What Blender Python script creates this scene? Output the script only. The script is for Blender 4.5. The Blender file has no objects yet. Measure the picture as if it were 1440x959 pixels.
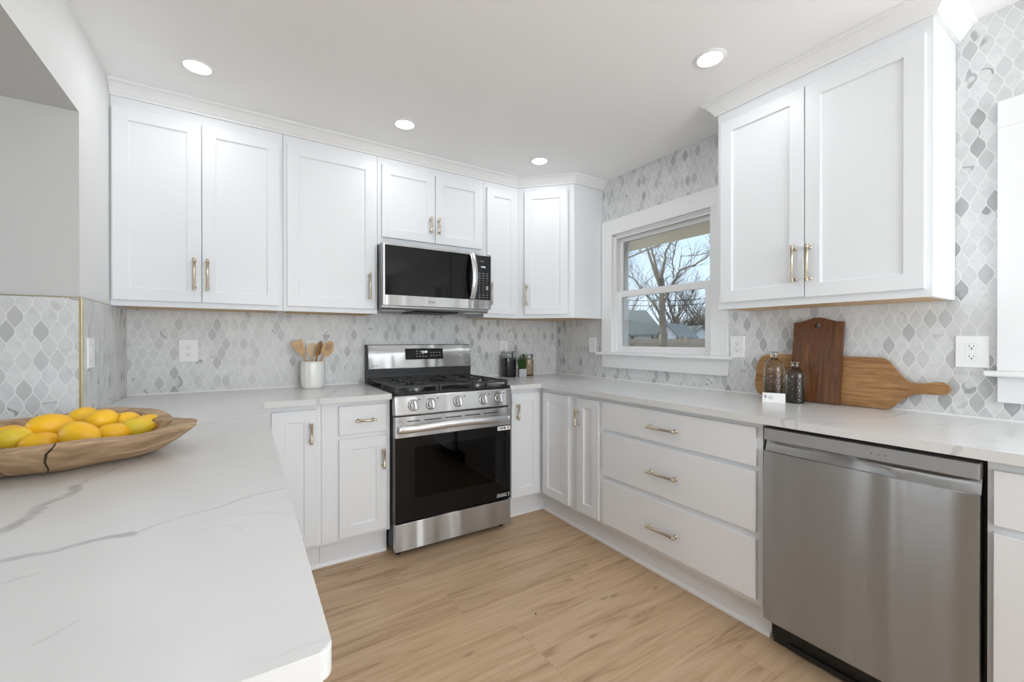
import bpy, bmesh, math, random
from mathutils import Vector, Matrix

PI = math.pi
random.seed(7)
scene = bpy.context.scene
COL = scene.collection

# ------------------------------------------------------------------ camera
cam_d = bpy.data.cameras.new('camera')
cam_d.sensor_fit = 'HORIZONTAL'
cam_d.sensor_width = 36.0
cam_d.lens = 592.2 / 1440 * 36.0
cam_d.clip_start = 0.02
cam_o = bpy.data.objects.new('camera', cam_d)
COL.objects.link(cam_o)
cam_o.location = (-2.353, -2.983, 1.212)
cam_o.rotation_euler = (math.radians(90 - 0.17), 0, math.radians(-32.374))
scene.camera = cam_o

# ------------------------------------------------------------------ colour / exposure
vs = scene.view_settings
scene.display_settings.display_device = 'sRGB'
vs.view_transform = 'Standard'
vs.look = 'None'
vs.gamma = 1.0
vs.use_curve_mapping = False
vs.exposure = 0.21
scene.cycles.max_bounces = 12
scene.cycles.diffuse_bounces = 7
scene.cycles.glossy_bounces = 5
scene.cycles.transmission_bounces = 10
scene.cycles.transparent_max_bounces = 12
scene.cycles.sample_clamp_indirect = 6.0
scene.cycles.caustics_reflective = False
scene.cycles.use_denoising = True

# ------------------------------------------------------------------ light levels
LAMP_W = 1.25        # each recessed ceiling lamp
FILL_KITCHEN_W = 98  # fill light from an added window behind the camera
FILL_DINING_W = 30   # fill light from an added dining room window
DAY_SIDE_W = 16     # daylight through the right-hand window next to the camera
SUN_W = 2.4
SKY_STRENGTH = 1.25

# ------------------------------------------------------------------ world: pale winter sky with thin cloud
world = bpy.data.worlds.new('sky')
scene.world = world
world.use_nodes = True
wn = world.node_tree
for n in list(wn.nodes):
    wn.nodes.remove(n)
w_out = wn.nodes.new('ShaderNodeOutputWorld')
w_bg = wn.nodes.new('ShaderNodeBackground')
w_tc = wn.nodes.new('ShaderNodeTexCoord')
w_sep = wn.nodes.new('ShaderNodeSeparateXYZ')
w_rmp = wn.nodes.new('ShaderNodeValToRGB')
w_noi = wn.nodes.new('ShaderNodeTexNoise')
w_mix = wn.nodes.new('ShaderNodeMix')
w_mix.data_type = 'RGBA'
wn.links.new(w_tc.outputs['Generated'], w_sep.inputs[0])
wn.links.new(w_sep.outputs['Z'], w_rmp.inputs[0])
cr = w_rmp.color_ramp
cr.elements[0].position = 0.0
cr.elements[0].color = (0.74, 0.83, 0.93, 1)
cr.elements[1].position = 0.5
cr.elements[1].color = (0.42, 0.61, 0.90, 1)
e = cr.elements.new(0.16)
e.color = (0.60, 0.76, 0.96, 1)
w_noi.inputs['Scale'].default_value = 3.5
w_noi.inputs['Detail'].default_value = 5
wn.links.new(w_tc.outputs['Generated'], w_noi.inputs['Vector'])
w_cr2 = wn.nodes.new('ShaderNodeValToRGB')
w_cr2.color_ramp.elements[0].position = 0.46
w_cr2.color_ramp.elements[0].color = (0, 0, 0, 1)
w_cr2.color_ramp.elements[1].position = 0.75
w_cr2.color_ramp.elements[1].color = (0.6, 0.6, 0.6, 1)
wn.links.new(w_noi.outputs['Fac'], w_cr2.inputs[0])
wn.links.new(w_cr2.outputs[0], w_mix.inputs['Factor'])
wn.links.new(w_rmp.outputs[0], w_mix.inputs['A'])
w_mix.inputs['B'].default_value = (0.92, 0.94, 0.97, 1)
wn.links.new(w_mix.outputs['Result'], w_bg.inputs['Color'])
w_bg.inputs['Strength'].default_value = SKY_STRENGTH
wn.links.new(w_bg.outputs[0], w_out.inputs[0])

sun_d = bpy.data.lights.new('sun', 'SUN')
sun_d.energy = SUN_W
sun_d.angle = math.radians(2)
sun_d.color = (1.0, 0.94, 0.85)
sun_o = bpy.data.objects.new('sun', sun_d)
COL.objects.link(sun_o)
sun_o.rotation_euler = Vector((0.0, -0.75, -0.6)).to_track_quat('-Z', 'Y').to_euler()
sun_o.location = (4, 14, 12)


def area(name, loc, direction, sx, sy, watts, color=(1, 1, 1), shape='RECTANGLE', parent=None, spread=None):
    d = bpy.data.lights.new(name, 'AREA')
    d.shape = shape
    d.size = sx
    if shape in ('RECTANGLE', 'ELLIPSE'):
        d.size_y = sy
    d.energy = watts
    d.color = color
    if spread:
        d.spread = spread
    o = bpy.data.objects.new(name, d)
    COL.objects.link(o)
    o.location = loc
    o.rotation_euler = Vector(direction).to_track_quat('-Z', 'Y').to_euler()
    if parent:
        o.parent = parent
    return o


# fill lights added outside two invented windows out of view
area('fill_light_kitchen', (-1.45, -6.05, 1.45), (0, 1, 0.7), 2.3, 1.5, FILL_KITCHEN_W, (0.905, 0.95, 1.0))
area('fill_light_dining', (-6.26, -1.45, 1.42), (1, 0, 0.45), 1.1, 1.5, FILL_DINING_W, (0.84, 0.925, 1.0))


area('daylight_side', (0.17, -3.165, 1.535), (-1, 0, 0.6), 0.8, 0.8, DAY_SIDE_W, (0.905, 0.95, 1.0))




# ================================================================== node helper
class S:
    """a socket that can be combined with + - * / and functions"""
    def __init__(self, nt, sock):
        self.nt, self.s = nt, sock

    def _m(self, op, *a):
        n = self.nt.nodes.new('ShaderNodeMath')
        n.operation = op
        for i, x in enumerate((self,) + a):
            if isinstance(x, S):
                self.nt.links.new(x.s, n.inputs[i])
            else:
                n.inputs[i].default_value = x
        return S(self.nt, n.outputs[0])

    def __add__(self, o): return self._m('ADD', o)
    def __sub__(self, o): return self._m('SUBTRACT', o)
    def __mul__(self, o): return self._m('MULTIPLY', o)
    def __truediv__(self, o): return self._m('DIVIDE', o)
    def mod(self, o): return self._m('FLOORED_MODULO', o)
    def floor(self): return self._m('FLOOR')
    def abs(self): return self._m('ABSOLUTE')
    def cos(self): return self._m('COSINE')
    def gt(self, o): return self._m('GREATER_THAN', o)
    def mn(self, o): return self._m('MINIMUM', o)
    def mx(self, o): return self._m('MAXIMUM', o)
    def power(self, o): return self._m('POWER', o)

    def rng(self, a, b, c=0.0, d=1.0, smooth=False):
        n = self.nt.nodes.new('ShaderNodeMapRange')
        n.interpolation_type = 'SMOOTHSTEP' if smooth else 'LINEAR'
        n.clamp = True
        self.nt.links.new(self.s, n.inputs['Value'])
        n.inputs['From Min'].default_value = a
        n.inputs['From Max'].default_value = b
        n.inputs['To Min'].default_value = c
        n.inputs['To Max'].default_value = d
        return S(self.nt, n.outputs['Result'])


def xyz(nt, x, y, z):
    n = nt.nodes.new('ShaderNodeCombineXYZ')
    for i, v in enumerate((x, y, z)):
        if isinstance(v, S):
            nt.links.new(v.s, n.inputs[i])
        else:
            n.inputs[i].default_value = v
    return S(nt, n.outputs[0])


def noise(nt, vec, scale, detail=3, rough=0.5, dist=0.0, out='Fac'):
    n = nt.nodes.new('ShaderNodeTexNoise')
    nt.links.new(vec.s, n.inputs['Vector'])
    n.inputs['Scale'].default_value = scale
    n.inputs['Detail'].default_value = detail
    n.inputs['Roughness'].default_value = rough
    n.inputs['Distortion'].default_value = dist
    return S(nt, n.outputs[out])


def white(nt, vec, out='Value'):
    n = nt.nodes.new('ShaderNodeTexWhiteNoise')
    n.noise_dimensions = '3D'
    nt.links.new(vec.s, n.inputs['Vector'])
    return S(nt, n.outputs[out])


def ramp(nt, fac, stops):
    n = nt.nodes.new('ShaderNodeValToRGB')
    el = n.color_ramp.elements
    el[0].position, el[0].color = stops[0][0], (*stops[0][1], 1)
    el[1].position, el[1].color = stops[-1][0], (*stops[-1][1], 1)
    for p, c in stops[1:-1]:
        k = el.new(p)
        k.color = (*c, 1)
    nt.links.new(fac.s, n.inputs[0])
    return S(nt, n.outputs[0])


def mix(nt, f, a, b, mode='MIX'):
    n = nt.nodes.new('ShaderNodeMix')
    n.data_type = 'RGBA'
    n.blend_type = mode
    for key, v in (('Factor', f), ('A', a), ('B', b)):
        if isinstance(v, S):
            nt.links.new(v.s, n.inputs[key])
        elif key == 'Factor':
            n.inputs[key].default_value = v
        else:
            n.inputs[key].default_value = (*v, 1)
    return S(nt, n.outputs['Result'])


def new_mat(name):
    m = bpy.data.materials.new(name)
    m.use_nodes = True
    nt = m.node_tree
    return m, nt, nt.nodes['Principled BSDF']


def simple(name, col, rough=0.5, metal=0.0, spec=0.5, coat=0.0, emit=None, es=0.0, var=0.0, vscale=20, aniso=0.0):
    m, nt, b = new_mat(name)
    b.inputs['Base Color'].default_value = (*col, 1)
    b.inputs['Roughness'].default_value = rough
    b.inputs['Metallic'].default_value = metal
    b.inputs['Specular IOR Level'].default_value = spec
    b.inputs['Coat Weight'].default_value = coat
    b.inputs['Anisotropic'].default_value = aniso
    if emit:
        b.inputs['Emission Color'].default_value = (*emit, 1)
        b.inputs['Emission Strength'].default_value = es
    if var:
        tc = nt.nodes.new('ShaderNodeTexCoord')
        f = noise(nt, S(nt, tc.outputs['Object']), vscale, 4)
        c = mix(nt, f, tuple(x * (1 - var) for x in col), tuple(min(1, x * (1 + var)) for x in col))
        nt.links.new(c.s, b.inputs['Base Color'])
    return m


def bump(nt, b, h, strength=0.2, dist=0.01):
    n = nt.nodes.new('ShaderNodeBump')
    n.inputs['Strength'].default_value = strength
    n.inputs['Distance'].default_value = dist
    nt.links.new(h.s, n.inputs['Height'])
    nt.links.new(n.outputs[0], b.inputs['Normal'])


def world_pos(nt):
    g = nt.nodes.new('ShaderNodeNewGeometry')
    sp = nt.nodes.new('ShaderNodeSeparateXYZ')
    nt.links.new(g.outputs['Position'], sp.inputs[0])
    return S(nt, g.outputs['Position']), S(nt, sp.outputs[0]), S(nt, sp.outputs[1]), S(nt, sp.outputs[2])


M = {}
M['wall_paint'] = simple('wall_paint', (0.80, 0.80, 0.79), 0.6, var=0.008, vscale=3)
M['dining_shade'] = simple('dining_shade', (0.60, 0.60, 0.59), 0.6, var=0.008, vscale=3)  # white wall paint greyed to put the dining room's shade into the colour
M['ceiling_paint'] = simple('ceiling_paint', (0.92, 0.92, 0.915), 0.7, var=0.008, vscale=3)
M['cabinet_white'] = simple('cabinet_white', (0.79, 0.806, 0.826), 0.38, var=0.006, vscale=5)
M['trim_white'] = simple('trim_white', (0.83, 0.83, 0.83), 0.35)
M['vinyl_white'] = simple('vinyl_white', (0.84, 0.84, 0.84), 0.3)
M['plate_white'] = simple('plate_white', (0.86, 0.86, 0.855), 0.3)
M['slot_dark'] = simple('slot_dark', (0.03, 0.03, 0.03), 0.6)
M['brass'] = simple('brass', (0.60, 0.52, 0.40), 0.28, 1.0)
M['gold_trim'] = simple('gold_trim', (0.62, 0.52, 0.30), 0.35, 1.0)
M['plywood'] = simple('plywood', (0.66, 0.46, 0.26), 0.6, var=0.12, vscale=14)
M['black_enamel'] = simple('black_enamel', (0.012, 0.012, 0.013), 0.22)
M['black_metal'] = simple('black_metal', (0.02, 0.02, 0.021), 0.45)
M['cast_iron'] = simple('cast_iron', (0.020, 0.020, 0.021), 0.42, var=0.3, vscale=60)
M['black_plastic'] = simple('black_plastic', (0.012, 0.012, 0.012), 0.5)
M['black_glass'] = simple('black_glass', (0.004, 0.004, 0.0045), 0.04, spec=0.28)
M['panel_glass'] = simple('panel_glass', (0.02, 0.021, 0.022), 0.12)
M['chrome'] = simple('chrome', (0.68, 0.68, 0.68), 0.33, 1.0)
M['grey_metal'] = simple('grey_metal', (0.33, 0.33, 0.335), 0.4, 0.8)
M['strip_metal'] = simple('strip_metal', (0.36, 0.36, 0.365), 0.42, 0.5)
M['print_grey'] = simple('print_grey', (0.38, 0.38, 0.39), 0.5)
M['print_dark'] = simple('print_dark', (0.06, 0.06, 0.06), 0.5)
M['display_glow'] = simple('display_glow', (0.5, 0.5, 0.5), 0.4, emit=(0.85, 0.93, 1.0), es=1.2)
M['lens_glass'] = simple('lens_glass', (0.72, 0.72, 0.71), 0.5)
M['ceramic'] = simple('ceramic', (0.84, 0.84, 0.80), 0.25)
M['utensil_pale'] = simple('utensil_pale', (0.72, 0.56, 0.36), 0.55, var=0.12, vscale=25)
M['utensil_mid'] = simple('utensil_mid', (0.58, 0.37, 0.19), 0.5, var=0.18, vscale=25)
M['utensil_dark'] = simple('utensil_dark', (0.42, 0.23, 0.09), 0.5, var=0.2, vscale=25)
M['coffee'] = simple('coffee', (0.016, 0.014, 0.013), 0.6, var=0.5, vscale=90)
M['pasta'] = simple('pasta', (0.62, 0.44, 0.25), 0.6, var=0.3, vscale=90)
M['concrete'] = simple('concrete', (0.46, 0.46, 0.48), 0.7, var=0.06, vscale=40)
M['grass_leaf'] = simple('grass_leaf', (0.035, 0.105, 0.014), 0.5, var=0.4, vscale=60)
M['crack_brown'] = simple('crack_brown', (0.045, 0.028, 0.015), 0.9)
M['soil'] = simple('soil', (0.05, 0.035, 0.02), 0.9)
M['rubber'] = simple('rubber', (0.01, 0.01, 0.01), 0.7)
M['lamp_lens'] = simple('lamp_lens', (0.9, 0.9, 0.9), 0.5, emit=(1.0, 0.985, 0.96), es=4.0)
M['bark'] = simple('bark', (0.26, 0.21, 0.15), 0.9, var=0.35, vscale=4)
M['bark_far'] = simple('bark_far', (0.22, 0.185, 0.145), 0.9, var=0.3, vscale=2)
M['brush'] = simple('brush', (0.115, 0.105, 0.065), 0.9, var=0.35, vscale=2)
M['roof_shingle'] = simple('roof_shingle', (0.22, 0.225, 0.19), 0.9, var=0.15, vscale=6)
M['roof_grey'] = simple('roof_grey', (0.27, 0.265, 0.235), 0.9, var=0.15, vscale=6)
M['siding_white'] = simple('siding_white', (0.72, 0.74, 0.78), 0.7, var=0.04, vscale=2)
M['fence_wood'] = simple('fence_wood', (0.42, 0.335, 0.25), 0.85, var=0.2, vscale=4)
M['lawn'] = simple('lawn', (0.37, 0.315, 0.225), 0.95, var=0.4, vscale=3)
M['soffit_tan'] = simple('soffit_tan', (0.74, 0.66, 0.52), 0.7, var=0.03, vscale=5)
M['siding_dark_window'] = simple('siding_dark_window', (0.04, 0.045, 0.05), 0.2)
M['wire_black'] = simple('wire_black', (0.03, 0.03, 0.03), 0.6)
M['floor_hole'] = simple('floor_hole', (0.01, 0.01, 0.01), 0.8)


def steel_mat(name, col, rough, aniso):
    m, nt, b = new_mat(name)
    tc = nt.nodes.new('ShaderNodeTexCoord')
    mp = nt.nodes.new('ShaderNodeMapping')
    mp.inputs['Scale'].default_value = (2, 2, 160)
    nt.links.new(tc.outputs['Object'], mp.inputs[0])
    f = noise(nt, S(nt, mp.outputs[0]), 1.0, 2)
    b.inputs['Base Color'].default_value = (*col, 1)
    b.inputs['Metallic'].default_value = 1
    nt.links.new(f.rng(0.3, 0.7, rough - 0.012, rough + 0.012).s, b.inputs['Roughness'])
    b.inputs['Anisotropic'].default_value = aniso
    tn = nt.nodes.new('ShaderNodeTangent')
    tn.direction_type = 'RADIAL'
    tn.axis = 'Z'
    b.inputs['Anisotropic Rotation'].default_value = 0.25
    mp2 = nt.nodes.new('ShaderNodeMapping')        # sheet metal is never quite flat: long upright waves
    mp2.inputs['Scale'].default_value = (6.5, 6.5, 0.6)
    nt.links.new(tc.outputs['Object'], mp2.inputs[0])
    bump(nt, b, noise(nt, S(nt, mp2.outputs[0]), 1.0, 1, 0.4, 0.3), 0.55, 0.03)
    nt.links.new(tn.outputs[0], b.inputs['Tangent'])
    return m


M['steel'] = steel_mat('steel', (0.56, 0.56, 0.56), 0.34, 1.0)
M['steel_dishwasher'] = steel_mat('steel_dishwasher', (0.44, 0.44, 0.44), 0.40, 1.0)


def tile_mat(name, axis):
    m, nt, b = new_mat(name)
    pos, X, Y, Z = world_pos(nt)
    s = X if axis == 'x' else Y
    p, H = 0.02175, 0.108
    sp = s / p
    th = Z * (2 * PI / H)
    g = (th.cos() * 1.06).mx(-1.0).mn(1.0) * 0.5
    u = sp.mod(2.0)
    m2 = (sp / 2.0).floor() * 2.0
    d1, d2, d3 = u - g, u - (g * -1.0 + 1.0), u - (g + 2.0)
    idx = m2 - 1.0 + d1.gt(0.0) + d2.gt(0.0) + d3.gt(0.0)
    par = idx.mod(2.0)
    row = (Z / H + par * 0.5).floor()
    dist = d1.abs().mn(d2.abs()).mn(d3.abs()) * (p * 0.8)
    cell = xyz(nt, idx, row, 3.7 if axis == 'x' else 9.1)
    r1 = white(nt, cell)
    rc = white(nt, cell, 'Color')
    off = nt.nodes.new('ShaderNodeVectorMath')
    off.operation = 'MULTIPLY_ADD'
    nt.links.new(rc.s, off.inputs[0])
    off.inputs[1].default_value = (7, 7, 7)
    nt.links.new(pos.s, off.inputs[2])
    vec = S(nt, off.outputs[0])
    tone = ramp(nt, r1, [(0.0, (0.36, 0.365, 0.365)), (0.09, (0.49, 0.495, 0.495)), (0.2, (0.62, 0.625, 0.625)),
                         (0.55, (0.68, 0.685, 0.685)), (1.0, (0.73, 0.735, 0.735))])
    cloud = noise(nt, vec, 22, 4, 0.55, 0.6)
    c = mix(nt, cloud.rng(0.35, 0.75), tone, (0.50, 0.505, 0.51))
    c = mix(nt, 0.45, c, tone)
    v = noise(nt, vec, 5.5, 3, 0.45, 0.15)
    line = (v - 0.5).abs().rng(0.003, 0.020, 1.0, 0.0, True)
    gate = S(nt, rc.s)
    sepc = nt.nodes.new('ShaderNodeSeparateColor')
    nt.links.new(rc.s, sepc.inputs[0])
    gate = S(nt, sepc.outputs[1]).rng(0.80, 0.97)
    c = mix(nt, line * gate * 0.75, c, (0.22, 0.22, 0.22))
    gm = dist.rng(0.0009, 0.0019, 0.85, 0.0, True)
    c = mix(nt, gm, c, (0.78, 0.78, 0.77))
    nt.links.new(c.s, b.inputs['Base Color'])
    b.inputs['Roughness'].default_value = 0.38
    bump(nt, b, dist.rng(0.0, 0.0018), 0.25, 0.001)
    return m


M['tile_x'] = tile_mat('marble_leaf_tile_back', 'x')
M['tile_y'] = tile_mat('marble_leaf_tile_side', 'y')

# quartz with grey veins: one node group per vein segment
vg = bpy.data.node_groups.new('vein_segment', 'ShaderNodeTree')
for nm, ty in (('P', 'NodeSocketVector'), ('A', 'NodeSocketVector'), ('B', 'NodeSocketVector'), ('W', 'NodeSocketFloat'), ('K', 'NodeSocketFloat')):
    vg.interface.new_socket(nm, in_out='INPUT', socket_type=ty)
vg.interface.new_socket('Mask', in_out='OUTPUT', socket_type='NodeSocketFloat')
gi, go = vg.nodes.new('NodeGroupInput'), vg.nodes.new('NodeGroupOutput')


def vm(op, a, b2=None):
    n = vg.nodes.new('ShaderNodeVectorMath')
    n.operation = op
    vg.links.new(a, n.inputs[0])
    if b2 is not None:
        vg.links.new(b2, n.inputs[1])
    return n


pa = vm('SUBTRACT', gi.outputs['P'], gi.outputs['A']).outputs[0]
ba = vm('SUBTRACT', gi.outputs['B'], gi.outputs['A']).outputs[0]
t_ = S(vg, vm('DOT_PRODUCT', pa, ba).outputs['Value']) / S(vg, vm('DOT_PRODUCT', ba, ba).outputs['Value'])
t_ = t_.mx(0.0).mn(1.0)
sc_ = vg.nodes.new('ShaderNodeVectorMath')
sc_.operation = 'SCALE'
vg.links.new(ba, sc_.inputs[0])
vg.links.new(t_.s, sc_.inputs['Scale'])
dd = S(vg, vm('LENGTH', vm('SUBTRACT', pa, sc_.outputs[0]).outputs[0]).outputs['Value'])
ratio = dd / S(vg, gi.outputs['W'])
msk = ratio.rng(0.25, 1.0, 1.0, 0.0, True) * S(vg, gi.outputs['K'])
vg.links.new(msk.s, go.inputs[0])


def quartz_mat():
    m, nt, b = new_mat('white_quartz')
    pos, X, Y, Z = world_pos(nt)
    nz = noise(nt, pos, 9, 3, 0.55, 0, 'Color')
    ad = nt.nodes.new('ShaderNodeVectorMath')
    ad.operation = 'SUBTRACT'
    nt.links.new(nz.s, ad.inputs[0])
    ad.inputs[1].default_value = (0.5, 0.5, 0.5)
    sc2 = nt.nodes.new('ShaderNodeVectorMath')
    sc2.operation = 'MULTIPLY_ADD'
    nt.links.new(ad.outputs[0], sc2.inputs[0])
    sc2.inputs[1].default_value = (0.06, 0.06, 0.0)
    fl = xyz(nt, X, Y, 0.0)
    nt.links.new(fl.s, sc2.inputs[2])
    P = sc2.outputs[0]
    polys = [
        (0.013, 0.8, [(-2.72, -2.12), (-2.668, -2.026), (-2.661, -1.906), (-2.637, -1.853), (-2.647, -1.777)]),
        (0.005, 0.45, [(-2.647, -1.777), (-2.585, -1.60), (-2.66, -1.40)]),
        (0.011, 0.75, [(-2.70, -2.16), (-2.633, -2.131), (-2.566, -2.124), (-2.502, -2.136)]),
        (0.0045, 0.5, [(-2.502, -2.136), (-2.469, -2.108), (-2.425, -2.076), (-2.369, -2.047), (-2.27, -2.02)]),
        (0.0035, 0.35, [(-2.60, -2.22), (-2.57, -2.205)]), (0.0035, 0.3, [(-2.53, -2.39), (-2.50, -2.36)]),
        (0.007, 0.5, [(-2.52, -1.20), (-2.489, -1.15), (-2.397, -1.099), (-2.27, -0.97)]),
        (0.004, 0.35, [(-2.45, -1.05), (-2.36, -0.93), (-2.28, -0.80)]),
        (0.006, 0.35, [(-2.62, -0.60), (-2.486, -0.429), (-2.40, -0.26), (-2.36, -0.10)]),
        (0.010, 0.5, [(-2.034, -0.72), (-2.033, -0.62), (-1.957, -0.502), (-1.873, -0.279), (-1.80, -0.10)]),
        (0.005, 0.3, [(-2.22, -0.50), (-2.08, -0.40), (-2.0, -0.2)]),
        (0.006, 0.5, [(-0.66, -2.20), (-0.54, -2.20), (-0.456, -2.267), (-0.411, -2.33), (-0.227, -2.393), (-0.052, -2.39)]),
        (0.004, 0.4, [(-0.418, -2.436), (-0.257, -2.582), (-0.12, -2.62)]),
        (0.004, 0.4, [(-0.657, -2.25), (-0.54, -2.36), (-0.45, -2.50)]),
        (0.005, 0.35, [(-0.67, -1.57), (-0.45, -1.45), (-0.3, -1.15), (-0.05, -1.0)]),
        (0.006, 0.5, [(-0.67, -2.62), (-0.6, -2.75), (-0.4, -2.95)]),
        (0.004, 0.3, [(-0.6, -0.75), (-0.3, -0.5), (-0.1, -0.45)]),
    ]
    acc = None
    for w, k, pts in polys:
        for a, c in zip(pts[:-1], pts[1:]):
            g = nt.nodes.new('ShaderNodeGroup')
            g.node_tree = vg
            nt.links.new(P, g.inputs['P'])
            g.inputs['A'].default_value = (a[0], a[1], 0)
            g.inputs['B'].default_value = (c[0], c[1], 0)
            g.inputs['W'].default_value = w
            g.inputs['K'].default_value = k
            o = S(nt, g.outputs[0])
            acc = o if acc is None else acc.mx(o)
    amp = noise(nt, pos, 30, 3).rng(0.3, 0.65, 0.45, 1.0)
    hair = (noise(nt, pos, 2.4, 3, 0.5, 0.2) - 0.5).abs().rng(0.0, 0.008, 1.0, 0.0) * noise(nt, pos, 4.0, 2).rng(0.52, 0.68) * 0.16
    f = (acc * amp).mx(hair)
    soft = noise(nt, pos, 2.2, 3, 0.5, 0.5)
    base = mix(nt, soft.rng(0.35, 0.7), (0.715, 0.715, 0.712), (0.665, 0.665, 0.662))
    c = mix(nt, f, base, (0.36, 0.365, 0.37))
    nt.links.new(c.s, b.inputs['Base Color'])
    b.inputs['Roughness'].default_value = 0.2
    return m


M['quartz'] = quartz_mat()


def floor_mat():
    m, nt, b = new_mat('oak_plank')
    pos, X, Y, Z = world_pos(nt)
    pw, pl = 0.185, 1.22
    row = (Y / pw).floor()
    ro = white(nt, xyz(nt, row, 2.0, 5.0))
    xs = X / pl + ro * 3.0
    col = xs.floor()
    cell = xyz(nt, row, col, 1.0)
    r = white(nt, cell)
    rc = white(nt, cell, 'Color')
    fy = (Y / pw).mod(1.0)
    fx = xs.mod(1.0)
    dy = (fy - 0.5).abs() * -1.0 + 0.5
    dx = (fx - 0.5).abs() * -1.0 + 0.5
    seam = (dy * pw).mn(dx * pl).rng(0.0004, 0.0018, 1.0, 0.0)
    ro2 = r * 40.0
    gv = xyz(nt, X * 1.3 + ro2, Y * 13.0 + ro2, ro2)
    n1 = noise(nt, gv, 1.5, 6, 0.62, 0.9)
    gv2 = xyz(nt, X * 5.0 + ro2, Y * 95.0, ro2)
    n2 = noise(nt, gv2, 1.0, 4, 0.6, 0.3)
    c = ramp(nt, n1, [(0.30, (0.36, 0.225, 0.125)), (0.43, (0.52, 0.355, 0.215)), (0.56, (0.585, 0.41, 0.26)), (0.70, (0.63, 0.46, 0.305))])
    c2 = ramp(nt, n2, [(0.3, (0.86, 0.845, 0.82)), (0.6, (1.0, 1.0, 1.0))])
    c = mix(nt, 0.65, c, c2, 'MULTIPLY')
    tint = ramp(nt, r, [(0.0, (0.83, 0.82, 0.81)), (0.5, (0.96, 0.96, 0.95)), (1.0, (1.06, 1.05, 1.03))])
    c = mix(nt, 0.5, c, tint, 'MULTIPLY')
    kv = xyz(nt, X * 4.0 + ro2, Y * 11.0 + ro2, 0.0)
    vo = nt.nodes.new('ShaderNodeTexVoronoi')
    vo.inputs['Scale'].default_value = 1.0
    nt.links.new(kv.s, vo.inputs['Vector'])
    kn = S(nt, vo.outputs['Distance']).rng(0.02, 0.16, 1.0, 0.0, True)
    sepk = nt.nodes.new('ShaderNodeSeparateColor')
    nt.links.new(vo.outputs['Color'], sepk.inputs[0])
    kg = S(nt, sepk.outputs[0]).gt(0.66)
    c = mix(nt, kn * kg * 0.6, c, (0.22, 0.125, 0.06))
    cv = xyz(nt, X * 5.0 + ro2 * 3.0, Y * 60.0, ro2)
    ck = noise(nt, cv, 0.9, 2, 0.5, 0.2).rng(0.73, 0.78)
    c = mix(nt, ck * 0.55, c, (0.20, 0.12, 0.06))
    c = mix(nt, seam * 0.30, c, (0.22, 0.14, 0.08))
    nt.links.new(c.s, b.inputs['Base Color'])
    b.inputs['Roughness'].default_value = 0.42
    bump(nt, b, n2, 0.06, 0.002)
    return m


M['floor'] = floor_mat()


def wood_mat(name, cols, axis, stretch=(1, 1), streak=0.0, rough=0.5, dark=(0.05, 0.03, 0.015)):
    """grain runs along object axis 'x','y' or 'z'"""
    m, nt, b = new_mat(name)
    tc = nt.nodes.new('ShaderNodeTexCoord')
    mp = nt.nodes.new('ShaderNodeMapping')
    s_long, s_cross = stretch
    sc = [s_cross] * 3
    sc['xyz'.index(axis)] = s_long
    mp.inputs['Scale'].default_value = sc
    nt.links.new(tc.outputs['Object'], mp.inputs[0])
    v = S(nt, mp.outputs[0])
    n1 = noise(nt, v, 1.0, 6, 0.6, 1.0)
    c = ramp(nt, n1, [(0.25, cols[0]), (0.45, cols[1]), (0.62, cols[2]), (0.8, cols[3])])
    n2 = noise(nt, v, 5.0, 4, 0.6, 0.4)
    c = mix(nt, 0.8, c, ramp(nt, n2, [(0.3, (0.62, 0.57, 0.50)), (0.62, (1.05, 1.05, 1.05))]), 'MULTIPLY')
    if streak:
        n3 = noise(nt, v, 0.55, 5, 0.7, 1.6)
        c = mix(nt, n3.rng(0.60, 0.72) * streak, c, dark)
    nt.links.new(c.s, b.inputs['Base Color'])
    b.inputs['Roughness'].default_value = rough
    bump(nt, b, n2, 0.15, 0.002)
    return m


M['board_dark'] = wood_mat('board_dark', [(0.05, 0.014, 0.003), (0.13, 0.045, 0.011), (0.19, 0.070, 0.018), (0.27, 0.115, 0.034)], 'z', (3.5, 48.0), 0.8, 0.4, (0.035, 0.015, 0.006))
M['board_light'] = wood_mat('board_light', [(0.17, 0.075, 0.022), (0.32, 0.16, 0.052), (0.43, 0.235, 0.085), (0.54, 0.33, 0.14)], 'y', (3.5, 50.0), 0.8, 0.5, (0.12, 0.06, 0.02))
M['bowl_wood'] = wood_mat('bowl_wood', [(0.22, 0.13, 0.065), (0.40, 0.265, 0.15), (0.53, 0.37, 0.225), (0.66, 0.49, 0.32)], 'x', (4.0, 16.0), 0.55, 0.65, (0.15, 0.085, 0.04))


def lemon_mat(name, c1, c2):
    m, nt, b = new_mat(name)
    tc = nt.nodes.new('ShaderNodeTexCoord')
    v = S(nt, tc.outputs['Object'])
    f = noise(nt, v, 14, 3)
    c = mix(nt, f.rng(0.35, 0.7), c1, c2)
    nt.links.new(c.s, b.inputs['Base Color'])
    b.inputs['Roughness'].default_value = 0.42
    bump(nt, b, noise(nt, v, 260, 2), 0.12, 0.001)
    return m


M['lemon'] = lemon_mat('lemon_yellow', (0.86, 0.44, 0.012), (0.90, 0.56, 0.02))
M['lemon_green'] = lemon_mat('lemon_greenish', (0.86, 0.50, 0.02), (0.66, 0.56, 0.04))


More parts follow.
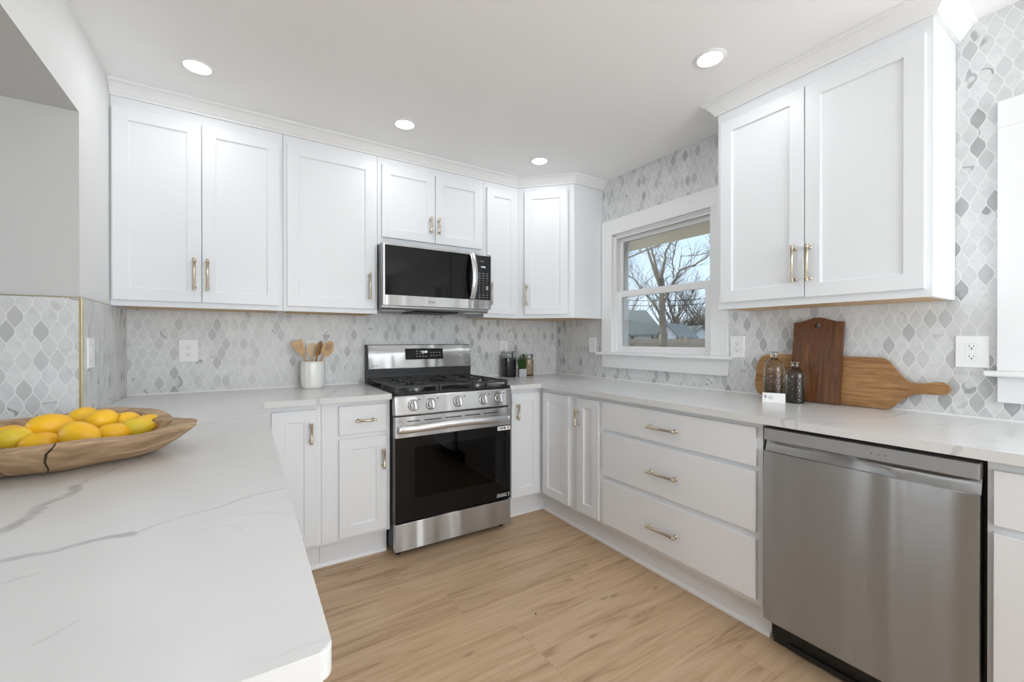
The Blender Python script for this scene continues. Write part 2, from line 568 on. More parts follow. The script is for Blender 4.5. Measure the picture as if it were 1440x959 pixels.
def pane_mat(name, tint, refl=0.06):
    m = bpy.data.materials.new(name)
    m.use_nodes = True
    nt = m.node_tree
    for n in list(nt.nodes):
        nt.nodes.remove(n)
    o = nt.nodes.new('ShaderNodeOutputMaterial')
    t = nt.nodes.new('ShaderNodeBsdfTransparent')
    t.inputs[0].default_value = (*tint, 1)
    gl = nt.nodes.new('ShaderNodeBsdfGlossy')
    gl.inputs['Roughness'].default_value = 0.02
    mx = nt.nodes.new('ShaderNodeMixShader')
    fr = nt.nodes.new('ShaderNodeFresnel')
    fr.inputs['IOR'].default_value = 1.45
    f = S(nt, fr.outputs[0]) * refl
    nt.links.new(f.s, mx.inputs[0])
    nt.links.new(t.outputs[0], mx.inputs[1])
    nt.links.new(gl.outputs[0], mx.inputs[2])
    nt.links.new(mx.outputs[0], o.inputs[0])
    return m


M['window_glass'] = pane_mat('window_glass', (0.96, 0.975, 0.97), 0.8)
M['oven_glass'] = pane_mat('oven_glass', (0.10, 0.10, 0.10), 0.6)
M['jar_glass'] = pane_mat('jar_glass', (0.88, 0.90, 0.90), 1.6)


def bottle_mat():
    m, nt, b = new_mat('smoked_glass')
    tc = nt.nodes.new('ShaderNodeTexCoord')
    sp = nt.nodes.new('ShaderNodeSeparateXYZ')
    nt.links.new(tc.outputs['Object'], sp.inputs[0])
    z = S(nt, sp.outputs[2])
    c = mix(nt, z.rng(0.01, 0.17), (0.08, 0.105, 0.095), (0.62, 0.63, 0.59))
    nt.links.new(c.s, b.inputs['Base Color'])
    b.inputs['Transmission Weight'].default_value = 1.0
    b.inputs['Roughness'].default_value = 0.08
    b.inputs['IOR'].default_value = 1.22
    b.inputs['Coat Weight'].default_value = 0.6
    b.inputs['Coat Roughness'].default_value = 0.05
    return m


M['bottle_glass'] = bottle_mat()


# ================================================================== mesh helpers
def link(name, me, m, parent=None, loc=None, rot=None, smooth=False):
    me.name = name
    o = bpy.data.objects.new(name, me)
    COL.objects.link(o)
    if m is not None:
        mats = m if isinstance(m, (list, tuple)) else [m]
        for x in mats:
            me.materials.append(M[x] if isinstance(x, str) else x)
    if parent is not None:
        o.parent = parent
    if loc is not None:
        o.location = loc
    if rot is not None:
        o.rotation_euler = rot
    return o


def finish(name, bm, m, parent=None, loc=None, rot=None, smooth=None, fix=True):
    if fix:
        bmesh.ops.recalc_face_normals(bm, faces=bm.faces[:])
    me = bpy.data.meshes.new(name)
    bm.to_mesh(me)
    bm.free()
    if smooth:
        me.shade_smooth()
        me.set_sharp_from_angle(angle=math.radians(smooth))
    return link(name, me, m, parent, loc, rot)


def box(bm, x0, x1, y0, y1, z0, z1, bev=0.0, mi=0):
    vs_ = [bm.verts.new((x, y, z)) for z in (z0, z1) for y in (y0, y1) for x in (x0, x1)]
    F = []
    for q in ((0, 1, 3, 2), (4, 6, 7, 5), (0, 4, 5, 1), (2, 3, 7, 6), (0, 2, 6, 4), (1, 5, 7, 3)):
        f = bm.faces.new([vs_[i] for i in q])
        f.material_index = mi
        F.append(f)
    if bev:
        ed = list({e for f in F for e in f.edges})
        r = bmesh.ops.bevel(bm, geom=ed, offset=bev, segments=2, profile=0.5, affect='EDGES', clamp_overlap=True)
        for f in r['faces']:
            f.material_index = mi
    return F


def BM():
    return bmesh.new()


def bx(name, m, x0, x1, y0, y1, z0, z1, bev=0.0, parent=None, loc=None, rot=None):
    bm = BM()
    box(bm, min(x0, x1), max(x0, x1), min(y0, y1), max(y0, y1), min(z0, z1), max(z0, z1), bev)
    return finish(name, bm, m, parent, loc, rot)


def prism(bm, pts, z0, z1, bev=0.0, axis='z', mi=0, segs=2):
    """closed outline extruded along an axis; pts are in the other two coordinates"""
    def mk(p, h):
        if axis == 'z':
            return (p[0], p[1], h)
        if axis == 'y':
            return (p[0], h, p[1])
        return (h, p[0], p[1])
    lo = [bm.verts.new(mk(p, z0)) for p in pts]
    hi = [bm.verts.new(mk(p, z1)) for p in pts]
    n = len(pts)
    f1, f2 = bm.faces.new(lo[::-1]), bm.faces.new(hi)
    f1.material_index = f2.material_index = mi
    for i in range(n):
        f = bm.faces.new([lo[i], lo[(i + 1) % n], hi[(i + 1) % n], hi[i]])
        f.material_index = mi
    if bev:
        ed = list(f1.edges) + list(f2.edges)
        bmesh.ops.bevel(bm, geom=ed, offset=bev, segments=segs, profile=0.5, affect='EDGES', clamp_overlap=True)


def rings(bm, x0, x1, z0, z1, rr, mi=0, cap_first=True):
    """rectangular rings (inset, y) in the XZ plane lofted one to the next, last one capped"""
    prev = None
    for ins, y in rr:
        cur = [bm.verts.new(p) for p in ((x0 + ins, y, z0 + ins), (x1 - ins, y, z0 + ins), (x1 - ins, y, z1 - ins), (x0 + ins, y, z1 - ins))]
        if prev:
            for i in range(4):
                f = bm.faces.new([prev[i], prev[(i + 1) % 4], cur[(i + 1) % 4], cur[i]])
                f.material_index = mi
        elif cap_first:
            bm.faces.new(cur[::-1]).material_index = mi
        prev = cur
    bm.faces.new(prev).material_index = mi


def tube(bm, pts, rad, n=10, cap=True, flat=None):
    """tube through points; rad scalar or list; flat=(side,up) scales the section"""
    pts = [Vector(p) for p in pts]
    k = len(pts)
    rads = rad if isinstance(rad, (list, tuple)) else [rad] * k
    ref = None
    loops = []
    for i, p in enumerate(pts):
        t = (pts[min(i + 1, k - 1)] - pts[max(i - 1, 0)])
        if t.length < 1e-9:
            t = Vector((0, 0, 1))
        t.normalize()
        if ref is None:
            ref = Vector((0, 0, 1)) if abs(t.z) < 0.9 else Vector((0, 1, 0))
        a = t.cross(ref)
        if a.length < 1e-6:
            a = t.orthogonal()
        a.normalize()
        b_ = a.cross(t).normalized()
        ref = b_
        fa, fb = flat if flat else (1, 1)
        loops.append([bm.verts.new(p + (a * math.cos(2 * PI * j / n) * fa + b_ * math.sin(2 * PI * j / n) * fb) * rads[i]) for j in range(n)])
    for l0, l1 in zip(loops[:-1], loops[1:]):
        for j in range(n):
            bm.faces.new([l0[j], l0[(j + 1) % n], l1[(j + 1) % n], l1[j]])
    if cap:
        bm.faces.new(loops[0][::-1])
        bm.faces.new(loops[-1])


def lathe(bm, prof, n=24, mat=None, sq=None):
    """profile (r, h) spun about Z; mat transforms; sq = superellipse exponent for a squarish section"""
    loops = []
    for r, h in prof:
        lp = []
        for j in range(n):
            a = 2 * PI * j / n
            c, s = math.cos(a), math.sin(a)
            if sq:
                k = (abs(c) ** sq + abs(s) ** sq) ** (-1.0 / sq)
                c, s = c * k, s * k
            v = Vector((r * c, r * s, h))
            lp.append(bm.verts.new(mat @ v if mat else v))
        loops.append(lp)
    for l0, l1 in zip(loops[:-1], loops[1:]):
        for j in range(n):
            bm.faces.new([l0[j], l0[(j + 1) % n], l1[(j + 1) % n], l1[j]])
    if prof[0][0] > 1e-6:
        bm.faces.new(loops[0][::-1])
    if prof[-1][0] > 1e-6:
        bm.faces.new(loops[-1])
    bmesh.ops.remove_doubles(bm, verts=[v for l in (loops[0], loops[-1]) for v in l], dist=1e-6)


def sweep(bm, path, prof, closed_prof=True):
    """profile (out, z) swept along an XY path; out is to the right of travel; mitred corners"""
    P2 = [Vector((p[0], p[1])) for p in path]
    k = len(P2)
    loops = []
    for i, p in enumerate(P2):
        def nrm(a, b_):
            d = (b_ - a).normalized()
            return Vector((d.y, -d.x))
        if i == 0:
            mv = nrm(P2[0], P2[1])
        elif i == k - 1:
            mv = nrm(P2[-2], P2[-1])
        else:
            n1, n2 = nrm(P2[i - 1], p), nrm(p, P2[i + 1])
            mv = (n1 + n2)
            mv = mv / (mv.dot(n1))
        loops.append([bm.verts.new((p.x + mv.x * o, p.y + mv.y * o, z)) for o, z in prof])
    m_ = len(prof)
    for l0, l1 in zip(loops[:-1], loops[1:]):
        for j in range(m_):
            bm.faces.new([l0[j], l0[(j + 1) % m_], l1[(j + 1) % m_], l1[j]])
    bm.faces.new(loops[0][::-1])
    bm.faces.new(loops[-1])


def empty(name, loc=(0, 0, 0), rz=0.0):
    o = bpy.data.objects.new(name, None)
    o.empty_display_size = 0.05
    COL.objects.link(o)
    o.location = loc
    o.rotation_euler = (0, 0, rz)
    return o


def tag(o, label, cat, group=None):
    o['label'] = label
    o['category'] = cat
    if group:
        o['group'] = group
    return o


def struct(o):
    o['kind'] = 'structure'
    return o


def stuff(o):
    o['kind'] = 'stuff'
    return o


def text(name, body, size, m, parent, loc, rot, ext=0.0004, align='CENTER'):
    cu = bpy.data.curves.new(name, 'FONT')
    cu.body = body
    cu.size = size
    cu.extrude = ext
    cu.align_x = align
    cu.align_y = 'CENTER'
    t = bpy.data.objects.new(name, cu)
    COL.objects.link(t)
    me = bpy.data.meshes.new_from_object(t)
    bpy.data.objects.remove(t)
    return link(name, me, m, parent, loc, rot)


# ================================================================== room shell
W, D_ST, ZC, ZH = 2.89, 0.725, 2.43, 2.087
YR = -6.0
XD = -6.2

struct(bx('floor', 'floor', XD - 0.15, 0.15, YR - 0.15, 0.15, -0.06, 0.0))
struct(bx('ceiling', 'ceiling_paint', XD - 0.15, 0.15, YR - 0.15, 0.15, ZC, ZC + 0.12))
struct(bx('wall_back', 'tile_x', -W, 0.15, 0.0, 0.15, 0.0, ZC))


def wall_with_holes(name, m, axis, c0, c1, a0, a1, z0, z1, holes):
    """slab of wall between c0..c1 in thickness, a0..a1 along, with rectangular holes (lo,hi,zlo,zhi)"""
    bm = BM()
    cuts = sorted({a0, a1} | {h[0] for h in holes} | {h[1] for h in holes})
    for lo, hi in zip(cuts[:-1], cuts[1:]):
        hs = [h for h in holes if h[0] <= lo + 1e-6 and h[1] >= hi - 1e-6]
        zs = [(z0, z1)]
        if hs:
            zs = [(z0, hs[0][2]), (hs[0][3], z1)]
        for za, zb in zs:
            if axis == 'y':
                box(bm, c0, c1, lo, hi, za, zb)
            else:
                box(bm, lo, hi, c0, c1, za, zb)
    bmesh.ops.remove_doubles(bm, verts=bm.verts[:], dist=1e-5)
    return struct(finish(name, bm, m))


wall_with_holes('wall_right', 'tile_y', 'y', 0.0, 0.15, YR, 0.0, 0.0, ZC,
                [(-1.505, -0.70, 1.10, 2.005), (-3.60, -2.73, 1.08, 1.99)])
wall_with_holes('wall_rear', 'wall_paint', 'x', YR - 0.15, YR, XD, 0.15, 0.0, ZC,
                [(-2.6, -0.3, 0.7, 2.2)])
wall_with_holes('wall_dining', 'dining_shade', 'y', XD - 0.15, XD, YR, -D_ST, 0.0, ZC, [(-2.05, -0.85, 0.65, 2.2)])
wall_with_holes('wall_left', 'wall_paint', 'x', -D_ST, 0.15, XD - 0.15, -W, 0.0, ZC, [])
struct(bx('wall_light_block', 'wall_paint', -3.05, -W, YR, -3.45, 0.0, ZH - 0.0005))  # unseen wall added to keep the rear fill light off the dining wall
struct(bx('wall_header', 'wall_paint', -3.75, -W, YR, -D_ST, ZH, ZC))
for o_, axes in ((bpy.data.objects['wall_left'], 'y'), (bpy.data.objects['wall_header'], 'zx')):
    o_.data.materials.append(M['dining_shade'])      # grey puts the neighbouring room's shade into its wall colour
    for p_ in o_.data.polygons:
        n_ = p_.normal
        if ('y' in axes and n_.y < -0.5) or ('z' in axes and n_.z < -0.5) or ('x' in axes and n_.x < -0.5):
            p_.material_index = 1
# tiled strip of the left wall stub, two faces, with its gold edge profile
bm = BM()
box(bm, -W, -W + 0.008, -D_ST, 0.0, 0.914, 1.372)
struct(finish('wall_left_tile', bm, 'tile_y'))
bm = BM()
box(bm, -4.1, -W, -D_ST - 0.008, -D_ST, 0.914, 1.372)
struct(finish('wall_dining_tile', bm, 'tile_x'))
bm = BM()
box(bm, -W - 0.001, -W + 0.0095, -D_ST - 0.0095, -D_ST + 0.001, 0.914, 1.375, 0.002)
box(bm, -W - 0.0, -W + 0.0095, -D_ST, -0.31, 1.372, 1.3745)
box(bm, -4.1, -W + 0.004, -D_ST - 0.0095, -D_ST, 1.372, 1.3755)
struct(finish('trim_1', bm, 'gold_trim'))

# white caulk line where the tile meets the counter and in the corner
bm = BM()
box(bm, -W + 0.008, -1.70, -0.006, 0.0, 0.914, 0.920)
box(bm, -0.88, 0.0, -0.006, 0.0, 0.914, 0.920)
box(bm, -0.006, 0.0, -3.6, 0.0, 0.914, 0.920)
box(bm, -0.005, 0.0, -0.005, 0.0, 0.92, 1.37)
struct(finish('trim_2', bm, 'trim_white'))

# crown mouldings
crown = [(0.0, 2.366), (0.013, 2.366), (0.013, 2.373), (0.019, 2.379), (0.028, 2.392),
         (0.044, 2.412), (0.054, 2.417), (0.058, 2.421), (0.058, 2.4295), (0.0, 2.4295)]
U = 0.291
bm = BM()
sweep(bm, [(-2.889, -U), (-0.595, -U), (-U, -0.595), (-0.001, -0.595)], crown)
struct(finish('trim_3', bm, 'trim_white'))
bm = BM()
UR = 0.285
sweep(bm, [(-0.001, -1.712), (-UR, -1.712), (-UR, -2.519), (-0.001, -2.519)], crown)
# (normals: the path runs so that the room is on its right hand side)
struct(finish('trim_4', bm, 'trim_white'))

# shoe moulding along the toe kicks
shoe = [(0.0, 0.0), (0.013, 0.0), (0.013, 0.008), (0.010, 0.015), (0.004, 0.019), (0.0, 0.019)]
bm = BM()
sweep(bm, [(-2.27, -0.541), (-1.67, -0.541)], shoe)
struct(finish('trim_5', bm, 'trim_white'))
bm = BM()
sweep(bm, [(-0.874, -0.541), (-0.541, -0.541), (-0.541, -2.10)], shoe)
struct(finish('trim_6', bm, 'trim_white'))


# ------------------------------------------------------------------ windows
def window_in_right_wall(name, y0, y1, zb, zt, cas, head, lo_sash):
    """y0 > y1 (left to right as seen from the room): opening edges; casing around; double-hung sashes"""
    w = struct(empty(name, (0, (y0 + y1) / 2, zb)))
    yc = (y0 + y1) / 2

    def ch(nm, bm, m='trim_white'):
        bmesh.ops.translate(bm, verts=bm.verts[:], vec=(0, -yc, -zb))
        return finish(nm, bm, m, w)
    bm = BM()   # casing: two legs and a head board with a back band step
    box(bm, -0.020, 0.0, y0 - 0.004, y0 + cas, zb + 0.018, zt - 0.0041, 0.0015)
    box(bm, -0.020, 0.0, y1 - cas, y1 + 0.004, zb + 0.018, zt - 0.0041, 0.0015)
    box(bm, -0.0205, 0.0, y1 - cas, y0 + cas, zt - 0.004, zt + head, 0.0015)
    ch('casing', bm)
    bm = BM()   # stool with rounded nose, apron below
    box(bm, -0.062, 0.03, y1 - cas - 0.03, y0 + cas + 0.03, zb - 0.002, zb + 0.018, 0.006)
    ch('stool', bm)
    bm = BM()
    box(bm, -0.018, 0.0, y1 - cas, y0 + cas, zb - 0.098, zb - 0.003, 0.003)
    ch('apron', bm)
    bm = BM()   # jamb lining and stops
    for (ya, yb) in ((y0 - 0.014, y0), (y1, y1 + 0.014)):
        box(bm, 0.0, 0.15, ya, yb, zb, zt)
    box(bm, 0.0, 0.15, y1, y0, zt - 0.014, zt)
    box(bm, 0.03, 0.15, y1, y0, zb, zb + 0.022)
    for (ya, yb) in ((y0 - 0.024, y0 - 0.014), (y1 + 0.014, y1 + 0.024)):
        box(bm, 0.006, 0.020, ya, yb, zb + 0.018, zt - 0.014, 0.002)
    box(bm, 0.006, 0.020, y1 + 0.014, y0 - 0.014, zt - 0.024, zt - 0.014, 0.002)
    box(bm, 0.010, 0.016, y1 + 0.02, y0 - 0.02, zt - 0.034, zt - 0.024, 0.001)
    ch('jamb', bm)
    # sashes
    zm = lo_sash
    for nm, xa, xb, za, zz, ins in (('upper_sash', 0.050, 0.082, zm - 0.012, zt - 0.014, 0.036), ('lower_sash', 0.020, 0.050, zb + 0.018, zm + 0.026, 0.050)):
        bm = BM()
        A, B = y1 + 0.014, y0 - 0.014
        box(bm, xa, xb, A, A + ins, za, zz, 0.002)
        box(bm, xa, xb, B - ins, B, za, zz, 0.002)
        rail = 0.046 if nm == 'upper_sash' else 0.046
        box(bm, xa + 0.001, xb - 0.001, A + ins - 0.001, B - ins + 0.001, zz - (rail if nm == 'upper_sash' else 0.044), zz - 0.0005)
        box(bm, xa + 0.001, xb - 0.001, A + ins - 0.001, B - ins + 0.001, za + 0.0005, za + (0.044 if nm == 'upper_sash' else 0.046))
        s_ = ch(nm, bm, 'vinyl_white')
        bm = BM()
        box(bm, (xa + xb) / 2 - 0.002, (xa + xb) / 2 + 0.002, A + ins - 0.004, B - ins + 0.004, za + 0.04, zz - 0.04)
        bmesh.ops.translate(bm, verts=bm.verts[:], vec=(0, -yc, -zb))
        finish('pane', bm, 'window_glass', s_)
    return w


window_in_right_wall('window_1', -0.70, -1.505, 1.10, 2.005, 0.10, 0.108, 1.546)
window_in_right_wall('window_2', -2.73, -3.60, 1.08, 1.99, 0.10, 0.095, 1.52)


def fill_window(name, x0, x1, z0, z1, nm, at=None):
    w = struct(empty(name, ((x0 + x1) / 2, YR, z0)))
    if at:
        w.location = (at[0], at[1], z0)
        w.rotation_euler = (0, 0, at[2])
    xc = (x0 + x1) / 2
    bm = BM()
    for a, b_, c, d in ((x0 - 0.09, x0, z0 - 0.09, z1 + 0.09), (x1, x1 + 0.09, z0 - 0.09, z1 + 0.09), (x0, x1, z1, z1 + 0.09), (x0, x1, z0 - 0.09, z0)):
        box(bm, a - xc, b_ - xc, 0.0, 0.02, c - z0, d - z0)
    finish('casing', bm, 'trim_white', w)
    bm = BM()
    for i in range(nm + 1):
        xx = x0 + (x1 - x0) * i / nm
        box(bm, max(x0, xx - 0.03) - xc, min(x1, xx + 0.03) - xc, -0.06, -0.02, 0, z1 - z0)
    for zz in (z0, (z0 + z1) / 2 - 0.02, z1 - 0.045):
        box(bm, x0 - xc, x1 - xc, -0.06, -0.02, zz - z0, zz + 0.045 - z0)
    finish('sash', bm, 'vinyl_white', w)
    bm = BM()
    box(bm, x0 - xc, x1 - xc, -0.042, -0.038, 0, z1 - z0)
    finish('pane', bm, 'window_glass', w)


fill_window('fill_window_3', -2.6, -0.3, 0.7, 2.2, 3)  # unseen window added to frame the rear fill light
fill_window('fill_window_4', -0.60, 0.60, 0.65, 2.2, 2, (XD, -1.45, -PI / 2))  # unseen window added around the dining fill light


# ================================================================== cabinets
def handle_mesh(L):
    bm = BM()
    R = 0.0055
    prof = [(0.0, -L / 2), (0.0055, -L / 2), (0.0075, -L / 2 + 0.002), (0.0075, -L / 2 + 0.005), (0.0052, -L / 2 + 0.007), (0.0052, -L / 2 + 0.010),
            (0.0078, -L / 2 + 0.012), (0.0078, -L / 2 + 0.018), (0.0062, -L / 2 + 0.020)]
    full = prof + [(r, -h) for r, h in prof[::-1]]
    T = Matrix.Translation((0, -0.030, 0))
    lathe(bm, full, 14, T)
    for s in (-1, 1):
        zz = s * (L / 2 - 0.015)
        Rm = Matrix.Translation((0, 0, zz)) @ Matrix.Rotation(PI / 2, 4, 'X')
        lathe(bm, [(0.0085, 0.0), (0.0085, 0.002), (0.0055, 0.005), (0.0048, 0.012), (0.0048, 0.030)], 12, Rm)
    bmesh.ops.recalc_face_normals(bm, faces=bm.faces[:])
    me = bpy.data.meshes.new('bar_pull')
    bm.to_mesh(me)
    bm.free()
    me.shade_smooth()
    me.set_sharp_from_angle(angle=math.radians(40))
    me.materials.append(M['brass'])
    return me


H_LONG, H_SHORT, H_DRAW, H_MID = handle_mesh(0.162), handle_mesh(0.108), handle_mesh(0.172), handle_mesh(0.112)


def pull(parent, me, x, z, horiz=False):
    o = bpy.data.objects.new('handle', me)
    COL.objects.link(o)
    o.parent = parent
    o.location = (x, -0.02, z)
    if horiz:
        o.rotation_euler = (0, PI / 2, 0)
    return o


def door(parent, x0, x1, z0, z1, fy, hnd=None, shaker=True, name='door', st=0.057):
    """front sits on the face frame at local y=fy; returns it with its handle as a sub-part"""
    bm = BM()
    w, h = x1 - x0, z1 - z0
    if shaker:
        rr = [(0, 0), (0, -0.0185), (0.0015, -0.02), (st, -0.02), (st + 0.001, -0.0135), (st + 0.0045, -0.0125), (st + 0.0052, -0.0105)]
    else:
        rr = [(0, 0), (0, -0.0185), (0.0015, -0.02)]
    rings(bm, 0, w, 0, h, rr)
    d = finish(name, bm, 'cabinet_white', parent, (x0, fy, z0))
    if hnd:
        me, hx, hz, hor = hnd
        pull(d, me, hx - x0, hz - z0, hor)
    return d


def upper_cabinet(label, loc, rz, w, z0, z1, dep, doors):
    """local x left to right, local y=0 the wall, front at -dep"""
    r = empty('wall_cabinet', (loc[0], loc[1], z0), rz)
    tag(r, label, 'cabinet', 'white wall cabinets')
    h = z1 - z0
    bm = BM()
    t = 0.018
    box(bm, 0.0005, t, -dep + 0.019, -0.002, 0, h)
    box(bm, w - t, w - 0.0005, -dep + 0.019, -0.002, 0, h)
    box(bm, 0.0005, w - 0.0005, -dep, -dep + 0.019, 0, h)
    box(bm, t, w - t, -dep + 0.019, -0.002, 0.022, h)
    finish('carcass', bm, 'cabinet_white', r)
    bm = BM()
    box(bm, t, w - t, -dep + 0.0192, -0.002, 0.0015, 0.0218)
    finish('underside', bm, 'plywood', r)
    for (a, b_, c, d_, hd) in doors:
        door(r, a, b_, c - z0, d_ - z0, -dep, (hd[0], hd[1], hd[2] - z0, False))
    return r


ZU, ZT = 1.375, 2.40
x0 = -2.889
upper_cabinet('tall white double-door wall cabinet in the left corner, above the outlet', (x0, 0), 0, 0.717, ZU, ZT, U,
              [(-2.880 - x0, -2.541 - x0, 1.402, 2.315, (H_LONG, -2.569 - x0, 1.544)), (-2.537 - x0, -2.190 - x0, 1.402, 2.315, (H_LONG, -2.514 - x0, 1.544))])
x0 = -2.171
upper_cabinet('white single-door wall cabinet between the double cabinet and the microwave', (x0, 0), 0, 0.521, ZU, ZT, U,
              [(-2.152 - x0, -1.668 - x0, 1.402, 2.315, (H_LONG, -1.703 - x0, 1.542))])
x0 = -1.649
upper_cabinet('short white double-door wall cabinet directly over the microwave', (x0, 0), 0, 0.756, 1.812, ZT, U,
              [(-1.625 - x0, -1.272 - x0, 1.860, 2.318, (H_SHORT, -1.306 - x0, 1.973)), (-1.267 - x0, -0.915 - x0, 1.860, 2.318, (H_SHORT, -1.248 - x0, 1.973))])
x0 = -0.892
upper_cabinet('narrow white single-door wall cabinet right of the microwave', (x0, 0), 0, 0.297, ZU, ZT, U,
              [(-0.870 - x0, -0.612 - x0, 1.402, 2.318, (H_LONG, -0.845 - x0, 1.545))])
y0 = -1.712
upper_cabinet('white double-door wall cabinet on the tiled wall above the cutting boards', (0, y0), -PI / 2, 0.807, 1.367, ZT, UR,
              [(0.024, 0.404, 1.400, 2.312, (H_LONG, 0.370, 1.544)), (0.408, 0.789, 1.396, 2.308, (H_LONG, 0.428, 1.542))])

# diagonal corner wall cabinet
r = empty('corner_wall_cabinet', (-0.595, -U, ZU), -PI / 4)
tag(r, 'white diagonal wall cabinet turning the corner beside the window', 'cabinet', 'white wall cabinets')
bm = BM()
RM = Matrix.Rotation(PI / 4, 2)
outl = [(-0.595, -0.002), (-0.002, -0.002), (-0.002, -0.594), (-U, -0.594), (-0.5945, -U)]
loc_o = [RM @ (Vector(p) - Vector((-0.595, -U))) for p in outl]
prism(bm, [tuple(p) for p in loc_o[::-1]], 0.02, ZT - ZU)
fr = [RM @ (Vector(p) - Vector((-0.595, -U))) for p in [(-0.5945, -U), (-U, -0.594), (-0.002, -0.594), (-0.002, -0.576), (-U + 0.006, -0.576), (-0.577, -U + 0.008)]]
prism(bm, [tuple(p) for p in fr], 0.0, 0.0199)
finish('carcass', bm, 'cabinet_white', r)
bm = BM()
ud = [RM @ (Vector(p) - Vector((-0.595, -U))) for p in [(-0.575, -0.002), (-0.002, -0.002), (-0.002, -0.575), (-U + 0.004, -0.575), (-0.575, -U + 0.008)]]
prism(bm, [tuple(p) for p in ud[::-1]], 0.0012, 0.0198)
finish('underside', bm, 'plywood', r)
door(r, 0.056, 0.383, 0.027, 2.325 - ZU, 0.0, (H_LONG, 0.076, 1.548 - ZU, False))


def base_cabinet(label, loc, rz, w, dep=0.61, name='base_cabinet'):
    r = empty(name, (loc[0], loc[1], 0), rz)
    tag(r, label, 'cabinet', 'white base cabinets')
    bm = BM()
    box(bm, 0.0005, w - 0.0005, -dep, -0.002, 0.145, 0.8835)
    finish('carcass', bm, 'cabinet_white', r)
    bm = BM()
    box(bm, 0.0005, w - 0.0005, -0.541, -0.45, 0.0005, 0.1448)
    finish('toe_kick', bm, 'cabinet_white', r)
    return r


# left run
x0 = -2.889
r = base_cabinet('white base cabinet with one door in the inner corner by the peninsula', (x0, 0), 0, 0.869)
door(r, -2.245 - x0, -2.043 - x0, 0.161, 0.855, -0.61, (H_SHORT, -2.071 - x0, 0.737, False))
x0 = -2.0195
r = base_cabinet('white base cabinet with one drawer above a door, left of the range', (x0, 0), 0, 0.3555)
door(r, -1.936 - x0, -1.686 - x0, 0.708, 0.859, -0.61, (H_SHORT, -1.802 - x0, 0.779, True), False, 'drawer')
door(r, -1.936 - x0, -1.686 - x0, 0.163, 0.683, -0.61, (H_SHORT, -1.708 - x0, 0.558, False))

# corner base cabinet with a pair of doors meeting in the inside corner
r = empty('corner_base_cabinet', (0, 0, 0))
tag(r, 'white corner base cabinet with two doors meeting in the inside corner right of the range', 'cabinet', 'white base cabinets')
bm = BM()
prism(bm, [(-0.875, -0.002), (-0.875, -0.61), (-0.61, -0.61), (-0.61, -0.9595), (-0.002, -0.9595), (-0.002, -0.002)], 0.145, 0.8835)
finish('carcass', bm, 'cabinet_white', r)
bm = BM()
prism(bm, [(-0.875, -0.45), (-0.875, -0.541), (-0.541, -0.541), (-0.541, -0.9595), (-0.45, -0.9595), (-0.45, -0.45)], 0.0005, 0.1448)
finish('toe_kick', bm, 'cabinet_white', r)
door(r, -0.864, -0.634, 0.160, 0.854, -0.61, (H_SHORT, -0.822, 0.732, False))
bm = BM()
rings(bm, 0, 0.270, 0, 0.694, [(0, 0), (0, -0.0185), (0.0015, -0.02), (0.056, -0.02), (0.057, -0.0135), (0.0605, -0.0125), (0.0612, -0.0105)])
finish('door', bm, 'cabinet_white', r, (-0.61, -0.656, 0.160), (0, 0, -PI / 2))

r = base_cabinet('narrow white base cabinet with one door between the corner and the drawers', (0, -0.960), -PI / 2, 0.255)
door(r, 0.049, 0.237, 0.165, 0.856, -0.61, (H_SHORT, 0.066, 0.737, False))
r = base_cabinet('wide white base cabinet with three stacked drawers left of the dishwasher', (0, -1.2155), -PI / 2, 0.8875, name='drawer_cabinet')
for za, zb, hz in ((0.705, 0.860, 0.778), (0.441, 0.684, 0.553), (0.170, 0.413, 0.280)):
    door(r, 0.0165, 0.8675, za, zb, -0.61, (H_DRAW, 0.430, hz, True), False, 'drawer')
r = base_cabinet('white base cabinet with a drawer above a door, right of the dishwasher', (0, -2.703), -PI / 2, 0.60)
door(r, 0.014, 0.585, 0.706, 0.856, -0.61, (H_DRAW, 0.30, 0.779, True), False, 'drawer')
door(r, 0.014, 0.585, 0.163, 0.684, -0.61, (H_SHORT, 0.55, 0.56, False))

# peninsula cabinet (its room side is below the overhang)
r = empty('peninsula_cabinet', (-2.575, -1.28, 0))
tag(r, 'long white cabinet carrying the peninsula countertop under the wooden bowl', 'cabinet', 'white base cabinets')
bm = BM()
box(bm, -0.3125, 0.190, -1.20, 0.655, 0.10, 0.8835)
finish('carcass', bm, 'cabinet_white', r)
bm = BM()
box(bm, -0.28, 0.125, -1.17, 0.655, 0.0005, 0.0995)
finish('toe_kick', bm, 'cabinet_white', r)
for a in (0.03, 0.63, 1.23):
    bm = BM()
    rings(bm, 0, 0.55, 0, 0.72, [(0, 0), (0, -0.0185), (0.0015, -0.02), (0.056, -0.02), (0.0582, -0.0145), (0.0645, -0.0105)])
    d = finish('door', bm, 'cabinet_white', r, (0.190, -1.20 + a, 0.14), (0, 0, PI / 2))
    pull(d, H_SHORT, 0.04, 0.6)


# ================================================================== countertops
def arc_poly(pts):
    """pts: (x, y, radius); rounds the corners"""
    out = []
    n = len(pts)
    for i in range(n):
        p = Vector(pts[i][:2])
        rr = pts[i][2]
        if rr <= 0:
            out.append(tuple(p))
            continue
        a = (Vector(pts[i - 1][:2]) - p).normalized()
        b_ = (Vector(pts[(i + 1) % n][:2]) - p).normalized()
        c = p + (a + b_) * rr
        p0, p1 = p + a * rr, p + b_ * rr
        v0, v1 = p0 - c, p1 - c
        for k in range(6):
            t = k / 5
            v = v0 * math.cos(t * PI / 2) + v1 * math.sin(t * PI / 2)
            out.append(tuple(c + v))
    return out


